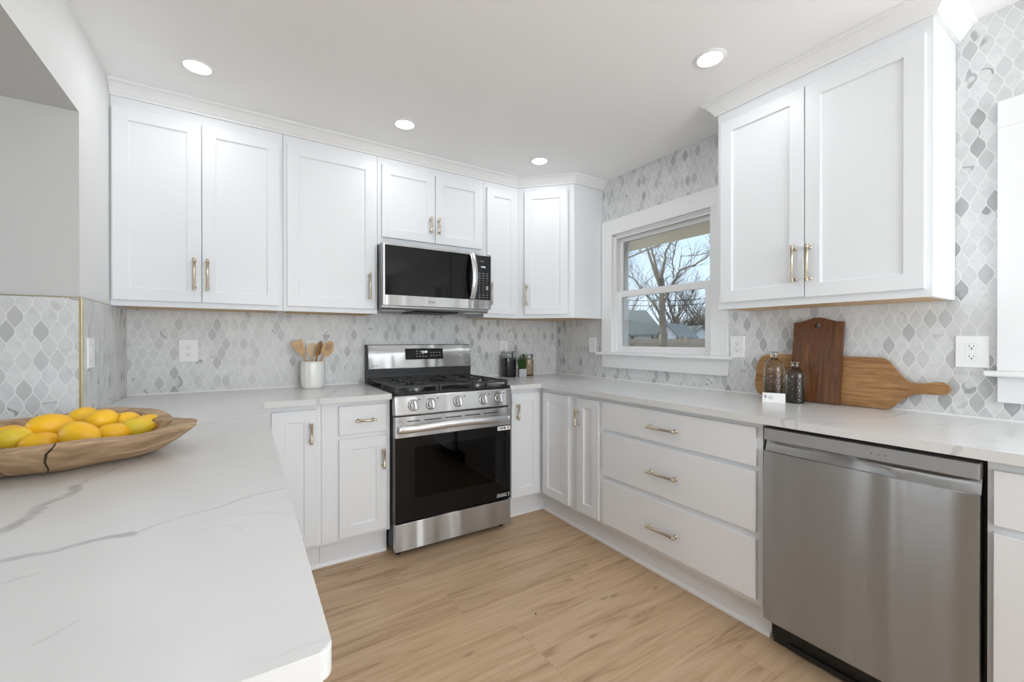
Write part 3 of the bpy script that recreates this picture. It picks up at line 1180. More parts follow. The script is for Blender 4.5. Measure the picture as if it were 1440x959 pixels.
bm = BM()
prism(bm, arc_poly([(-2.881, -0.001, 0), (-2.881, -0.7345, 0), (-3.25, -0.7345, 0), (-3.25, -2.547, 0.012), (-2.281, -2.547, 0.012), (-2.281, -0.666, 0.004),
                    (-1.668, -0.666, 0.004), (-1.668, -0.001, 0)]), 0.884, 0.914, 0.003)
o = finish('countertop', bm, 'quartz')
tag(o, 'white grey-veined countertop with the peninsula, carrying the wooden bowl of lemons', 'countertop')
bm = BM()
prism(bm, arc_poly([(-0.897, -0.001, 0), (-0.897, -0.666, 0.004), (-0.657, -0.666, 0.008), (-0.657, -3.45, 0.004), (-0.001, -3.45, 0), (-0.001, -0.001, 0)]), 0.884, 0.914, 0.003)
o = finish('countertop', bm, 'quartz')
tag(o, 'white grey-veined countertop along the window wall, above the dishwasher and drawers', 'countertop')

# ================================================================== range
RX0, RX1 = -1.661, -0.905
RW = RX1 - RX0
rng = empty('gas_range', ((RX0 + RX1) / 2, -0.36, 0))
tag(rng, 'stainless steel gas range with black oven door and cast iron grates', 'range')
CX, CY = (RX0 + RX1) / 2, -0.36


def rp(name, bm, m, parent=None, smooth=None):
    bmesh.ops.translate(bm, verts=bm.verts[:], vec=(-CX, -CY, 0))
    return finish(name, bm, m, parent or rng, smooth=smooth)


bm = BM()
box(bm, RX0 + 0.003, RX1 - 0.003, -0.645, -0.03, 0.035, 0.664)
box(bm, RX0 + 0.003, RX1 - 0.003, -0.645, -0.03, 0.664, 0.905)
rp('body', bm, 'black_metal')
for fx in (RX0 + 0.04, RX1 - 0.04):
    for fy in (-0.62, -0.08):
        bm = BM()
        lathe(bm, [(0.016, 0.0005), (0.018, 0.008), (0.012, 0.012), (0.012, 0.034)], 14, Matrix.Translation((fx, fy, 0)))
        rp('foot', bm, 'rubber', smooth=40)
bm = BM()   # cooktop pan with raised rim
prism(bm, arc_poly([(RX0, -0.685, 0.01), (RX1, -0.685, 0.01), (RX1, -0.075, 0), (RX0, -0.075, 0)]), 0.9055, 0.917, 0.004)
rp('cooktop', bm, 'black_enamel')
bm = BM()   # sloping control panel
prism(bm, [(-0.646, 0.792), (-0.700, 0.792), (-0.704, 0.798), (-0.690, 0.892), (-0.684, 0.9), (-0.646, 0.9)], RX0, RX1, 0.0, 'x')
cp = rp('control_panel', bm, 'steel')
pn = Vector((0, -0.989, 0.147)).normalized()   # outward normal of the sloping face
for kx in (-1.557, -1.453, -1.281, -1.112, -1.002):
    zk = 0.845
    yk = -0.704 + (zk - 0.798) / 0.094 * 0.014
    T = Matrix.Translation((kx, yk, zk)) @ pn.to_track_quat('Z', 'Y').to_matrix().to_4x4()
    bm = BM()
    lathe(bm, [(0.0285, 0.0), (0.0295, 0.003), (0.027, 0.0045), (0.0245, 0.005), (0.024, 0.020), (0.0225, 0.0235), (0.0, 0.0235)], 28, T)
    k = rp('knob', bm, 'steel', smooth=35)
    bm = BM()
    box(bm, -0.0055, 0.0055, -0.0235, 0.0235, 0.0232, 0.037, 0.002)
    bmesh.ops.rotate(bm, verts=bm.verts[:], cent=(0, 0, 0), matrix=Matrix.Rotation(0.12, 3, 'Z'))
    bm.transform(T)
    rp('grip', bm, 'chrome', k)
    bm = BM()
    tube(bm, [T @ Vector((0.0305 * math.cos(a), 0.0305 * math.sin(a), 0.0008)) for a in [2 * PI * i / 28 for i in range(29)]], 0.0018, 6, False)
    rp('bezel', bm, 'black_plastic', k, smooth=60)
bm = BM()   # burner marks printed beside the knobs
for kx in (-1.523, -1.41, -1.24, -1.07, -0.965):
    zk = 0.874
    yk = -0.704 + (zk - 0.798) / 0.094 * 0.014
    bm = BM()
    box(bm, kx - 0.006, kx + 0.006, yk - 0.0006, yk + 0.001, zk - 0.003, zk + 0.003)
    rp('burner_mark', bm, 'print_dark', cp)

# oven door: steel top rail with vents, black glass with a see-through window, curved bar handle
DY = -0.687
bm = BM()
box(bm, RX0 + 0.004, RX1 - 0.004, DY, -0.648, 0.666, 0.783, 0.003)
dr = rp('oven_door', bm, 'steel')
WX0, WX1, WZ0, WZ1 = -1.545, -1.020, 0.318, 0.606
bm = BM()
for a, b_, c, d in ((RX0 + 0.004, WX0, 0.196, 0.6658), (WX1, RX1 - 0.004, 0.196, 0.6658), (WX0, WX1, 0.196, WZ0), (WX0, WX1, WZ1, 0.6658)):
    box(bm, a, b_, DY + 0.002, -0.648, c, d)
bmesh.ops.remove_doubles(bm, verts=bm.verts[:], dist=1e-5)
rp('door_glass', bm, 'black_glass', dr)
bm = BM()
box(bm, WX0, WX1, DY + 0.0021, DY + 0.005, WZ0, WZ1)
rp('door_window', bm, 'oven_glass', dr)
bm = BM()   # two wire racks seen through the window
for zr in (0.405, 0.50):
    tube(bm, [(WX0 + 0.003, -0.664, zr), (WX1 - 0.003, -0.664, zr)], 0.0028, 8)
    tube(bm, [(WX0 + 0.003, -0.656, zr + 0.006), (WX1 - 0.003, -0.656, zr + 0.006)], 0.0018, 8)
rp('oven_rack', bm, 'chrome', dr, smooth=60)
bm = BM()
for va, vb in ((-1.59, -1.515), (-1.49, -1.385), (-1.36, -1.255), (-1.235, -1.13), (-1.105, -1.0)):
    box(bm, va, vb, DY - 0.0006, DY + 0.002, 0.752, 0.758)
rp('vent_slot', bm, 'slot_dark', dr)
bm = BM()
hp = []
for i in range(17):
    t = i / 16
    xx = RX0 + 0.022 + t * (RW - 0.044)
    bow = 1 - (2 * t - 1) ** 4
    hp.append((xx, DY - 0.012 - 0.040 * bow, 0.712 + 0.014 * (1 - (2 * t - 1) ** 2)))
tube(bm, hp, 0.021, 16, True, (0.55, 1.0))
for xx in (RX0 + 0.03, RX1 - 0.03):
    box(bm, xx - 0.012, xx + 0.012, DY - 0.03, DY, 0.702, 0.728, 0.004)
rp('handle', bm, 'chrome', dr, smooth=50)
bm = BM()
box(bm, -1.005, -0.912, DY - 0.0008, DY + 0.0019, 0.636, 0.6615)
st = rp('sticker', bm, 'plate_white', dr)
bm = BM()
for a, b_ in ((-0.992, -0.987), (-0.982, -0.968), (-0.963, -0.946), (-0.932, -0.922)):
    box(bm, a, b_, DY - 0.0011, DY - 0.0007, 0.644, 0.655)
rp('print', bm, 'print_dark', st)
bm = BM()
box(bm, -1.012, -0.935, DY - 0.0003, DY + 0.0019, 0.213, 0.219)
box(bm, -1.005, -0.945, DY - 0.0003, DY + 0.0019, 0.222, 0.227)
box(bm, -1.012, -0.935, DY - 0.0003, DY + 0.0019, 0.230, 0.233)
box(bm, -0.926, -0.919, DY - 0.0003, DY + 0.0019, 0.212, 0.236)
rp('warning_label', bm, 'print_grey', dr)
bm = BM()
box(bm, RX0 + 0.004, RX1 - 0.004, DY, -0.646, 0.036, 0.188, 0.003)
rp('storage_drawer', bm, 'steel')

# back guard
bm = BM()
box(bm, RX0, RX1 + 0.012, -0.085, -0.012, 0.917, 1.010)
box(bm, RX0 + 0.004, RX1 + 0.008, -0.098, -0.06, 0.985, 1.000, 0.002)
box(bm, RX0, RX1 + 0.012, -0.055, -0.012, 1.010, 1.178)
bg = rp('back_guard', bm, 'black_metal')
bm = BM()
prism(bm, [(-0.0552, 1.174), (-0.068, 1.174), (-0.100, 1.016), (-0.095, 1.0105), (-0.0552, 1.0105)], RX0 + 0.006, RX1 + 0.012, 0.0, 'x')
bp = rp('guard_panel', bm, 'steel', bg)


def guard(xx, zz, off=0.0):
    y = -0.068 - (1.174 - zz) / 0.158 * 0.032
    return Vector((xx, y - off, zz))


def guard_quad(bm, xa, xb, za, zb, off, th=0.002):
    q = [guard(xa, za, off), guard(xb, za, off), guard(xb, zb, off), guard(xa, zb, off)]
    f = bm.faces.new([bm.verts.new(v) for v in q])
    r_ = bmesh.ops.extrude_face_region(bm, geom=[f])
    bmesh.ops.translate(bm, verts=[v for v in r_['geom'] if isinstance(v, bmesh.types.BMVert)], vec=(0, th, 0))


bm = BM()
guard_quad(bm, -1.402, -1.118, 1.072, 1.150, 0.0012, 0.0025)
dp = rp('display', bm, 'black_glass', bg)
bm = BM()
for i in range(4):
    for j in range(3):
        xx = -1.385 + 0.068 + i * 0.022
        if j == 1 and i == 3:
            continue
        zz = 1.094 + j * 0.018
        bm = BM()
        guard_quad(bm, xx - 0.006, xx + 0.006, zz - 0.0022, zz + 0.0022, 0.0018, 0.0004)
        rp('touch_key', bm, 'print_grey', dp)
for i in range(4):
    for j in range(2):
        xx = -1.21 + i * 0.022
        zz = 1.098 + j * 0.022
        bm = BM()
        guard_quad(bm, xx - 0.006, xx + 0.006, zz - 0.0022, zz + 0.0022, 0.0018, 0.0004)
        rp('touch_key', bm, 'print_grey', dp)
GR = (math.atan2(0.158, 0.032), 0, 0)
text('clock', '12:00', 0.022, 'display_glow', dp, tuple(guard(-1.262, 1.124, 0.0016) - Vector((CX, CY, 0))), GR, 0.0002)


def logo(parent, x, z, y, size, rot, cvec, m='print_dark'):
    """ring with a winking face stroke plus two letters"""
    bm = BM()
    n = 24
    for i in range(n):
        a0, a1 = 2 * PI * i / n, 2 * PI * (i + 1) / n
        q = [(size * 0.62 * math.cos(a), size * 0.62 * math.sin(a), 0) for a in (a0, a1)] + [(size * 0.5 * math.cos(a), size * 0.5 * math.sin(a), 0) for a in (a1, a0)]
        bm.faces.new([bm.verts.new(p) for p in q])
    for a, b_, c, d in ((-0.05, 0.05, -0.22, 0.30), (-0.05, 0.18, -0.28, -0.20), (-0.30, -0.18, 0.10, 0.22)):
        bm.faces.new([bm.verts.new((p[0] * size, p[1] * size, 0)) for p in ((a, c), (b_, c), (b_, d), (a, d))])
    r_ = bmesh.ops.extrude_face_region(bm, geom=bm.faces[:])
    bmesh.ops.translate(bm, verts=[v for v in r_['geom'] if isinstance(v, bmesh.types.BMVert)], vec=(0, 0, 0.0004))
    finish('emblem', bm, m, parent, tuple(Vector((x, y, z)) - cvec), rot)
    text('lettering', 'LG', size * 1.35, m, parent, tuple(Vector((x + size * 1.75, y, z)) - cvec), rot, 0.0003)


gp = guard(-1.628, 1.034, 0.0006)
logo(bg, gp.x, gp.z, gp.y, 0.013, GR, Vector((CX, CY, 0)))
gp = guard(-0.935, 1.036, 0.0006)
bm = BM()
guard_quad(bm, -0.945, -0.915, 1.034, 1.039, 0.0005, 0.0006)
rp('print', bm, 'print_dark', bg)

# burners and grates
for bxn, byn, br in ((-1.49, -0.53, 0.048), (-1.49, -0.24, 0.036), (-1.283, -0.385, 0.042), (-1.076, -0.53, 0.044), (-1.076, -0.24, 0.036)):
    bm = BM()
    lathe(bm, [(br * 1.15, 0.917), (br * 1.15, 0.922), (br * 0.9, 0.925), (br * 0.9, 0.929)], 24, Matrix.Translation((bxn, byn, 0)))
    b0 = rp('burner', bm, 'grey_metal', smooth=35)
    bm = BM()
    lathe(bm, [(br * 0.95, 0.929), (br * 0.98, 0.932), (br * 0.9, 0.936), (0, 0.937)], 24, Matrix.Translation((bxn, byn, 0)))
    rp('burner_cap', bm, 'cast_iron', b0, smooth=40)
GZ = 0.953


def bar(bm, a, b_, w=0.011, h=0.013):
    a, b_ = Vector(a), Vector(b_)
    d = (b_ - a).normalized()
    s_ = Vector((-d.y, d.x, 0)) * (w / 2)
    q = []
    for p in (a, b_):
        q += [p + s_, p - s_]
    lo = [bm.verts.new((v.x, v.y, v.z - h)) for v in (q[0], q[1], q[3], q[2])]
    hi = [bm.verts.new((v.x * 1.0, v.y, v.z)) for v in (q[0], q[1], q[3], q[2])]
    bm.faces.new(lo[::-1])
    bm.faces.new(hi)
    for i in range(4):
        bm.faces.new([lo[i], lo[(i + 1) % 4], hi[(i + 1) % 4], hi[i]])


def grate(gx0, gx1, centre):
    bm = BM()
    gy0, gy1 = -0.668, -0.105
    for xx in (gx0 + 0.006, gx1 - 0.006):
        bar(bm, (xx, gy0, GZ), (xx, gy1, GZ))
    for yy in (gy0 + 0.006, gy1 - 0.006, (gy0 + gy1) / 2):
        bar(bm, (gx0, yy, GZ), (gx1, yy, GZ))
    xc = (gx0 + gx1) / 2
    for yc in ((-0.53, -0.24) if not centre else (-0.385,)):
        for ang in range(4 if not centre else 6):
            a = PI / 2 * ang if not centre else PI / 3 * ang + PI / 6
            L = 0.022
            dx, dy = math.cos(a), math.sin(a)
            # from near the burner out to the frame
            tx = ((gx1 - gx0) / 2 - 0.006) / abs(dx) if abs(dx) > 1e-3 else 9
            ty = 0.135 / abs(dy) if abs(dy) > 1e-3 else 9
            e_ = min(tx, ty, 0.2)
            bar(bm, (xc + dx * L, yc + dy * L, GZ + 0.004), (xc + dx * e_, yc + dy * e_, GZ + 0.001), 0.009)
    for yy in (gy0 + 0.12, gy1 - 0.12) if centre else ():
        bar(bm, (gx0, yy, GZ), (gx1, yy, GZ), 0.009)
    for yy in (-0.60, -0.46, -0.31, -0.17) if not centre else ():
        bar(bm, (gx0 + 0.006, yy, GZ), (gx0 + 0.065, yy, GZ + 0.003), 0.009)
        bar(bm, (gx1 - 0.006, yy, GZ), (gx1 - 0.065, yy, GZ + 0.003), 0.009)
    for xx in (gx0 + 0.008, gx1 - 0.008):
        for yy in (gy0 + 0.01, (gy0 + gy1) / 2, gy1 - 0.01):
            box(bm, xx - 0.007, xx + 0.007, yy - 0.007, yy + 0.007, 0.9172, GZ - 0.005)
    rp('grate', bm, 'cast_iron')


grate(RX0 + 0.012, RX0 + 0.268, False)
grate(RX0 + 0.272, RX1 - 0.272, True)
grate(RX1 - 0.268, RX1 - 0.012, False)

# ================================================================== microwave
MX0, MX1, MY, MZ0, MZ1 = -1.647, -0.897, -0.412, 1.424, 1.806
mw = empty('microwave', ((MX0 + MX1) / 2, -0.2, MZ0))
tag(mw, 'stainless steel over-the-range microwave with black glass door and arched handle', 'microwave')
MC = Vector(((MX0 + MX1) / 2, -0.2, MZ0))


def mp_(name, bm, m, parent=None, smooth=None):
    bmesh.ops.translate(bm, verts=bm.verts[:], vec=-MC)
    return finish(name, bm, m, parent or mw, smooth=smooth)


bm = BM()
prism(bm, [(-0.003, 1.399), (-0.362, 1.399), (-0.372, 1.412), (-0.372, 1.8085), (-0.003, 1.8085)], MX0 + 0.002, MX1 - 0.002, 0.0, 'x')
mb = mp_('body', bm, 'grey_metal')
XS = -1.018   # seam between the door and the keypad
bm = BM()
y1m = -0.3722
for a, b_, c, d in ((MX0, MX0 + 0.012, MZ0, MZ1), (MX0 + 0.012, XS - 0.001, MZ1 - 0.014, MZ1), (MX0 + 0.012, XS - 0.001, MZ0, 1.487)):
    box(bm, a, b_, MY, y1m, c, d, 0.0015)
dm = mp_('door', bm, 'steel')
bm = BM()
box(bm, MX0 + 0.0122, XS - 0.001, MY + 0.001, y1m, 1.4872, MZ1 - 0.0142)
mp_('door_glass', bm, 'black_glass', dm)
bm = BM()
hp = []
for i in range(13):
    t = i / 12
    hp.append((XS - 0.030, MY - 0.012 - 0.042 * math.sin(PI * t) ** 0.8, 1.492 + t * 0.302))
tube(bm, hp, 0.019, 14, True, (1.0, 0.42))
box(bm, XS - 0.044, XS - 0.016, MY - 0.016, MY + 0.001, 1.489, 1.503, 0.002)
box(bm, XS - 0.044, XS - 0.016, MY - 0.016, MY + 0.001, 1.783, 1.797, 0.002)
mp_('handle', bm, 'chrome', dm, smooth=50)
bm = BM()
box(bm, XS + 0.001, MX1, MY, y1m, MZ0, 1.487, 0.0015)
box(bm, XS + 0.001, MX1, MY, y1m, MZ1 - 0.014, MZ1, 0.0015)
box(bm, MX1 - 0.003, MX1, MY, y1m, 1.487, MZ1 - 0.014)
kp = mp_('keypad_frame', bm, 'steel')
bm = BM()
box(bm, XS + 0.001, MX1 - 0.0032, MY + 0.001, y1m, 1.4872, MZ1 - 0.0142)
kg = mp_('keypad', bm, 'panel_glass', kp)
for j in range(11):
    for i in range(3):
        xx = XS + 0.030 + i * 0.030
        zz = 1.505 + j * 0.0165
        kw = 0.007 if j in (0, 1, 8, 9, 10) else 0.003
        bm = BM()
        if i == 2 and j in (3, 4, 5):
            if j != 4:
                continue
            box(bm, xx - 0.008, xx + 0.008, MY + 0.0004, MY + 0.0011, zz - 0.014, zz + 0.014)
        else:
            box(bm, xx - kw, xx + kw, MY + 0.0004, MY + 0.0011, zz - 0.0018, zz + 0.0018)
        mp_('touch_key', bm, 'print_grey', kp)
bm = BM()
box(bm, XS + 0.040, XS + 0.064, MY + 0.0004, MY + 0.0011, 1.752, 1.756)
mp_('print', bm, 'print_grey', kp)
text('clock', '12:00', 0.016, 'display_glow', kp, tuple(Vector((XS + 0.058, MY + 0.0005, 1.715)) - MC), (PI / 2, 0, 0), 0.0002)
logo(dm, -1.350, 1.454, MY - 0.0003, 0.015, (PI / 2, 0, 0), MC)
bm = BM()   # underside: dark hood with vent, two lamp lenses
prism(bm, [(-0.10, 1.3988), (-0.10, 1.391), (-0.345, 1.391), (-0.355, 1.3988)], -1.43, -1.12, 0.0, 'x')
vt = mp_('vent_grille', bm, 'black_plastic')
for a, b_ in ((-1.635, -1.49), (-1.075, -0.94)):
    bm = BM()
    box(bm, a, b_, -0.355, -0.25, 1.3945, 1.3988, 0.002)
    mp_('lamp_cover', bm, 'lens_glass')

# ================================================================== dishwasher
dw = empty('dishwasher', (-0.33, -2.4065, 0))
tag(dw, 'stainless steel dishwasher with recessed pocket handle under the counter', 'dishwasher')
DC = Vector((-0.33, -2.4065, 0))
DA, DB = -2.694, -2.119


def dp_(name, bm, m, parent=None, smooth=None):
    bmesh.ops.translate(bm, verts=bm.verts[:], vec=-DC)
    return finish(name, bm, m, parent or dw, smooth=smooth)


bm = BM()
box(bm, -0.585, -0.03, DA - 0.006, DB + 0.006, 0.10, 0.880)
dp_('body', bm, 'black_plastic')
bm = BM()   # door: slightly crowned front, pocket lip at the top
prof = [(-0.586, 0.122), (-0.640, 0.122), (-0.6435, 0.126)]
for i in range(1, 12):
    t = i / 12
    z = 0.126 + t * (0.772 - 0.126)
    prof.append((-0.6435 - 0.007 * math.sin(PI * t), z))
prof += [(-0.6440, 0.772), (-0.6425, 0.779), (-0.638, 0.781), (-0.632, 0.780), (-0.612, 0.822), (-0.586, 0.822)]
n_s = 14
loops = []
for k in range(n_s + 1):
    t = k / n_s
    yy = DB + (DA - DB) * t
    edge = min(t, 1 - t) * (DB - DA)
    pull_in = 0.0 if edge > 0.02 else 0.006 * (1 - edge / 0.02) ** 2
    loops.append([bm.verts.new((x + (pull_in if x < -0.62 else 0), yy, z)) for x, z in prof])
for l0, l1 in zip(loops[:-1], loops[1:]):
    for j in range(len(prof)):
        bm.faces.new([l0[j], l0[(j + 1) % len(prof)], l1[(j + 1) % len(prof)], l1[j]])
bm.faces.new(loops[0])
bm.faces.new(loops[-1][::-1])
ddoor = dp_('door', bm, 'steel_dishwasher', smooth=28)
bm = BM()
box(bm, -0.640, -0.586, DA + 0.001, DB - 0.001, 0.8225, 0.868, 0.003)
cpn = dp_('control_strip', bm, 'strip_metal')
bm = BM()
for i in range(3):
    yy = -2.455 - i * 0.018
    box(bm, -0.6404, -0.6395, yy - 0.002, yy + 0.002, 0.843, 0.846)
dp_('indicator', bm, 'print_dark', cpn)
bm = BM()
box(bm, -0.56, -0.52, DA, DB, 0.0025, 0.118, 0.002)
box(bm, -0.575, -0.56, DA + 0.02, DB - 0.06, 0.012, 0.03)
box(bm, -0.568, -0.56, DA + 0.05, DB - 0.12, 0.055, 0.075, 0.002)
dp_('toe_kick', bm, 'black_plastic')
for yy in (DA + 0.03, DB - 0.03):
    bm = BM()
    lathe(bm, [(0.014, 0.0005), (0.014, 0.008), (0.007, 0.010), (0.007, 0.1)], 12, Matrix.Translation((-0.50, yy, 0)))
    dp_('foot', bm, 'rubber', smooth=40)


# ================================================================== outlets and switches
def plate(name, label, cat, loc, rz, w, h, kind, group):
    r = empty(name, loc, rz)
    tag(r, label, cat, group)
    bm = BM()
    rings(bm, -w / 2, w / 2, -h / 2, h / 2, [(0, -0.0003), (0, -0.003), (0.0025, -0.0055)])
    finish('cover_plate', bm, 'plate_white', r)
    if kind == 'duplex':
        for s in (-1, 1):
            bm = BM()
            pts = []
            for i in range(20):
                a = 2 * PI * i / 20
                pts.append((0.0165 * math.cos(a), max(-0.0125, min(0.0125, 0.0165 * math.sin(a)))))
            prism(bm, pts, -0.0072, -0.0050, 0.0, 'y')
            f = finish('receptacle', bm, 'plate_white', r, (0, 0, s * 0.0195))
            bm = BM()
            box(bm, -0.0068, -0.0050, -0.0075, -0.0068, -0.002, 0.007)
            box(bm, 0.0050, 0.0068, -0.0075, -0.0068, -0.001, 0.006)
            lathe(bm, [(0.0026, 0), (0.0026, 0.0007)], 10, Matrix.Translation((0, -0.0068, -0.0065)) @ Matrix.Rotation(PI / 2, 4, 'X'))
            finish('slot', bm, 'slot_dark', f)
            bm = BM()
            tube(bm, [(p[0], -0.0055, p[1]) for p in pts + pts[:1]], 0.0006, 5, False)
            finish('rim', bm, 'print_grey', f)
    else:
        bm = BM()
        prism(bm, [(-0.0056, -0.032), (-0.0072, 0.0), (-0.0088, 0.032), (-0.004, 0.032), (-0.004, -0.032)], -0.0165, 0.0165, 0.0, 'x')
        finish('rocker', bm, 'plate_white', r)
        bm = BM()
        for a, b_, c, d in ((-0.0178, -0.0168, -0.0335, 0.0335), (0.0168, 0.0178, -0.0335, 0.0335), (-0.0178, 0.0178, -0.0335, -0.0325), (-0.0178, 0.0178, 0.0325, 0.0335)):
            box(bm, a, b_, -0.0058, -0.0052, c, d)
        finish('rocker_gap', bm, 'print_grey', r)
    return r


G = 'white wall plates on the backsplash'
plate('wall_outlet', 'white duplex outlet under the tall corner wall cabinet, left of the utensil crock', 'outlet', (-2.622, 0, 1.150), 0, 0.088, 0.126, 'duplex', G)
plate('wall_outlet', 'white duplex outlet hidden behind the wooden utensils in the crock', 'outlet', (-1.985, 0, 1.142), 0, 0.080, 0.128, 'duplex', G)
plate('wall_outlet', 'white duplex outlet above the dark coffee jar right of the range', 'outlet', (-0.545, 0, 1.145), 0, 0.080, 0.118, 'duplex', G)
plate('wall_switch', 'white rocker switch just left of the window sill', 'switch', (0, -0.478, 1.172), -PI / 2, 0.078, 0.120, 'rocker', G)
plate('wall_outlet', 'white duplex outlet between the window and the long wooden paddle board', 'outlet', (0, -1.655, 1.172), -PI / 2, 0.080, 0.122, 'duplex', G)
plate('wall_outlet', 'large white double-width plate with a duplex outlet above the paddle handle', 'outlet', (0, -2.564, 1.166), -PI / 2, 0.090, 0.122, 'duplex', G)
plate('wall_switch', 'white rocker switch on the short tiled return wall behind the lemons', 'switch', (-W + 0.008, -0.635, 1.158), PI / 2, 0.080, 0.122, 'rocker', G)


# ================================================================== recessed ceiling lamps
def downlight(x, y, label):
    r = empty('recessed_light', (x, y, ZC))
    tag(r, label, 'light', 'recessed ceiling lights')
    bm = BM()
    lathe(bm, [(0.050, -0.0005), (0.066, -0.0005), (0.066, -0.002), (0.062, -0.005), (0.053, -0.007), (0.050, -0.005)], 36)
    finish('trim_ring', bm, 'plate_white', r, smooth=40)
    bm = BM()
    lathe(bm, [(0.0, -0.0052), (0.0505, -0.0052), (0.0505, -0.001), (0.0, -0.001)], 32)
    finish('lens', bm, 'lamp_lens', r, smooth=40)
    area('lamp', (0, 0, -0.010), (0, 0, -1), 0.095, 0.095, LAMP_W, (0.95, 0.975, 1.0), 'DISK', r)
    return r


downlight(-2.530, -0.645, 'round recessed ceiling light nearest the left wall, above the tall corner cabinet')
downlight(-1.590, -0.649, 'round recessed ceiling light over the microwave')
downlight(-0.660, -0.662, 'small round recessed ceiling light in front of the diagonal corner cabinet')
downlight(-0.652, -1.900, 'round recessed ceiling light beside the right wall cabinet crown moulding')
for lx, ly in ((-2.45, -1.95), (-1.0, -3.8), (-1.90, -3.8), (-2.55, -3.1), (-1.6, -5.0), (-4.9, -2.2), (-4.9, -4.2)):  # unseen lamps added to fill the room with light
    if lx < -4:
        if ly < -3:
            continue
    downlight(lx, ly, 'added round recessed ceiling light out of view, for fill light')


# ================================================================== bowl of lemons
BA = math.radians(20)
bowl = empty('wooden_bowl', (-2.75, -1.455, 0.914), BA)
tag(bowl, 'rustic carved wooden bowl filled with lemons on the peninsula countertop', 'bowl')
RIM = [(-180, .300), (-140, .300), (-112, .294), (-98, .304), (-82, .296), (-60, .312), (-47, .324), (-36, .300), (-20, .250), (0, .230), (18, .240),
       (31, .262), (45, .285), (65, .305), (86, .295), (115, .275), (150, .290), (180, .300)]


def bowl_rim(a):
    """carved irregular rim: radius at angle a (local frame) and the height of the rim there"""
    d = math.degrees(math.atan2(math.sin(a), math.cos(a)))
    for (a0, r0), (a1, r1) in zip(RIM[:-1], RIM[1:]):
        if a0 <= d <= a1:
            t = (d - a0) / (a1 - a0)
            t = t * t * (3 - 2 * t)
            k = r0 + (r1 - r0) * t
            break
    k *= 1 + 0.006 * math.sin(11 * a)
    dip = math.exp(-((d - 5) / 16) ** 2)
    h = 0.077 + 0.004 * math.sin(2 * a + 0.5) + 0.003 * math.sin(7 * a) - 0.012 * dip
    return k, h


bm = BM()
NB = 96
prof_out = [(0.40, 0.0), (0.55, 0.001), (0.66, 0.06), (0.76, 0.22), (0.87, 0.52), (0.955, 0.80), (0.992, 0.95)]
prof_in = [(0.975, 1.0), (0.88, 1.01), (0.80, 0.97), (0.77, 0.80), (0.70, 0.45), (0.56, 0.22), (0.30, 0.15)]
loops = []
for f_, hf in prof_out + prof_in:
    lp = []
    for j in range(NB):
        a = 2 * PI * j / NB
        k, h = bowl_rim(a)
        wob = 1 + (0.010 * math.sin(9 * a + f_ * 7) if 0.45 < f_ < 0.97 else 0)
        rr = k * f_ * wob
        lp.append(bm.verts.new((rr * math.cos(a), rr * math.sin(a), 0.0005 + h * hf)))
    loops.append(lp)
for l0, l1 in zip(loops[:-1], loops[1:]):
    for j in range(NB):
        bm.faces.new([l0[j], l0[(j + 1) % NB], l1[(j + 1) % NB], l1[j]])
bm.faces.new(loops[0][::-1])
bm.faces.new(loops[-1])
finish('shell', bm, 'bowl_wood', bowl, smooth=42)
# dark natural cracks in the near side
bm = BM()


def crack(a, w):
    pts = []
    for f_, hf in prof_out[2:] + prof_in[:3]:
        aa = a + 0.07 * (hf - 0.5) + 0.02 * math.sin(hf * 7)
        k, h = bowl_rim(aa)
        wob = 1 + (0.010 * math.sin(9 * aa + f_ * 7) if 0.45 < f_ < 0.97 else 0)
        rr = k * f_ * wob
        pts.append((rr * math.cos(aa), rr * math.sin(aa), 0.0005 + h * hf))
    m_ = len(pts)
    tube(bm, pts, [w * (0.35 + 0.65 * math.sin(PI * i / (m_ - 1))) for i in range(m_)], 6)


crack(-1.75, 0.0022)
crack(-2.05, 0.0016)
finish('crack', bm, 'crack_brown', bowl, smooth=60)


def lemon_mesh(L, R, seed):
    rnd = random.Random(seed)
    bm = BM()
    prof = []
    n = 18
    for i in range(n + 1):
        t = i / n
        x = -1 + 2 * t
        r = R * (max(0, 1 - abs(x) ** 2.25)) ** 0.56
        if x > 0.80:
            r = max(r * 0.85, R * 0.16 * (1 - ((x - 0.8) / 0.2) ** 3)) if x < 0.999 else 0
        prof.append((max(r, 0.0), x * L / 2 + (0.004 if x > 0.95 else 0)))
    prof[0] = (0.0, -L / 2)
    prof[-1] = (0.0, L / 2 + 0.005)
    lathe(bm, prof, 22)
    p1, p2 = rnd.random() * 6, rnd.random() * 6
    for v in bm.verts:
        a = math.atan2(v.co.y, v.co.x)
        k = 1 + 0.03 * math.sin(2 * a + p1) * (1 - abs(v.co.z) / L) + 0.02 * math.sin(v.co.z * 70 + p2)
        v.co.x *= k
        v.co.y *= k
    bmesh.ops.recalc_face_normals(bm, faces=bm.faces[:])
    me = bpy.data.meshes.new('lemon')
    bm.to_mesh(me)
    bm.free()
    me.shade_smooth()
    return me


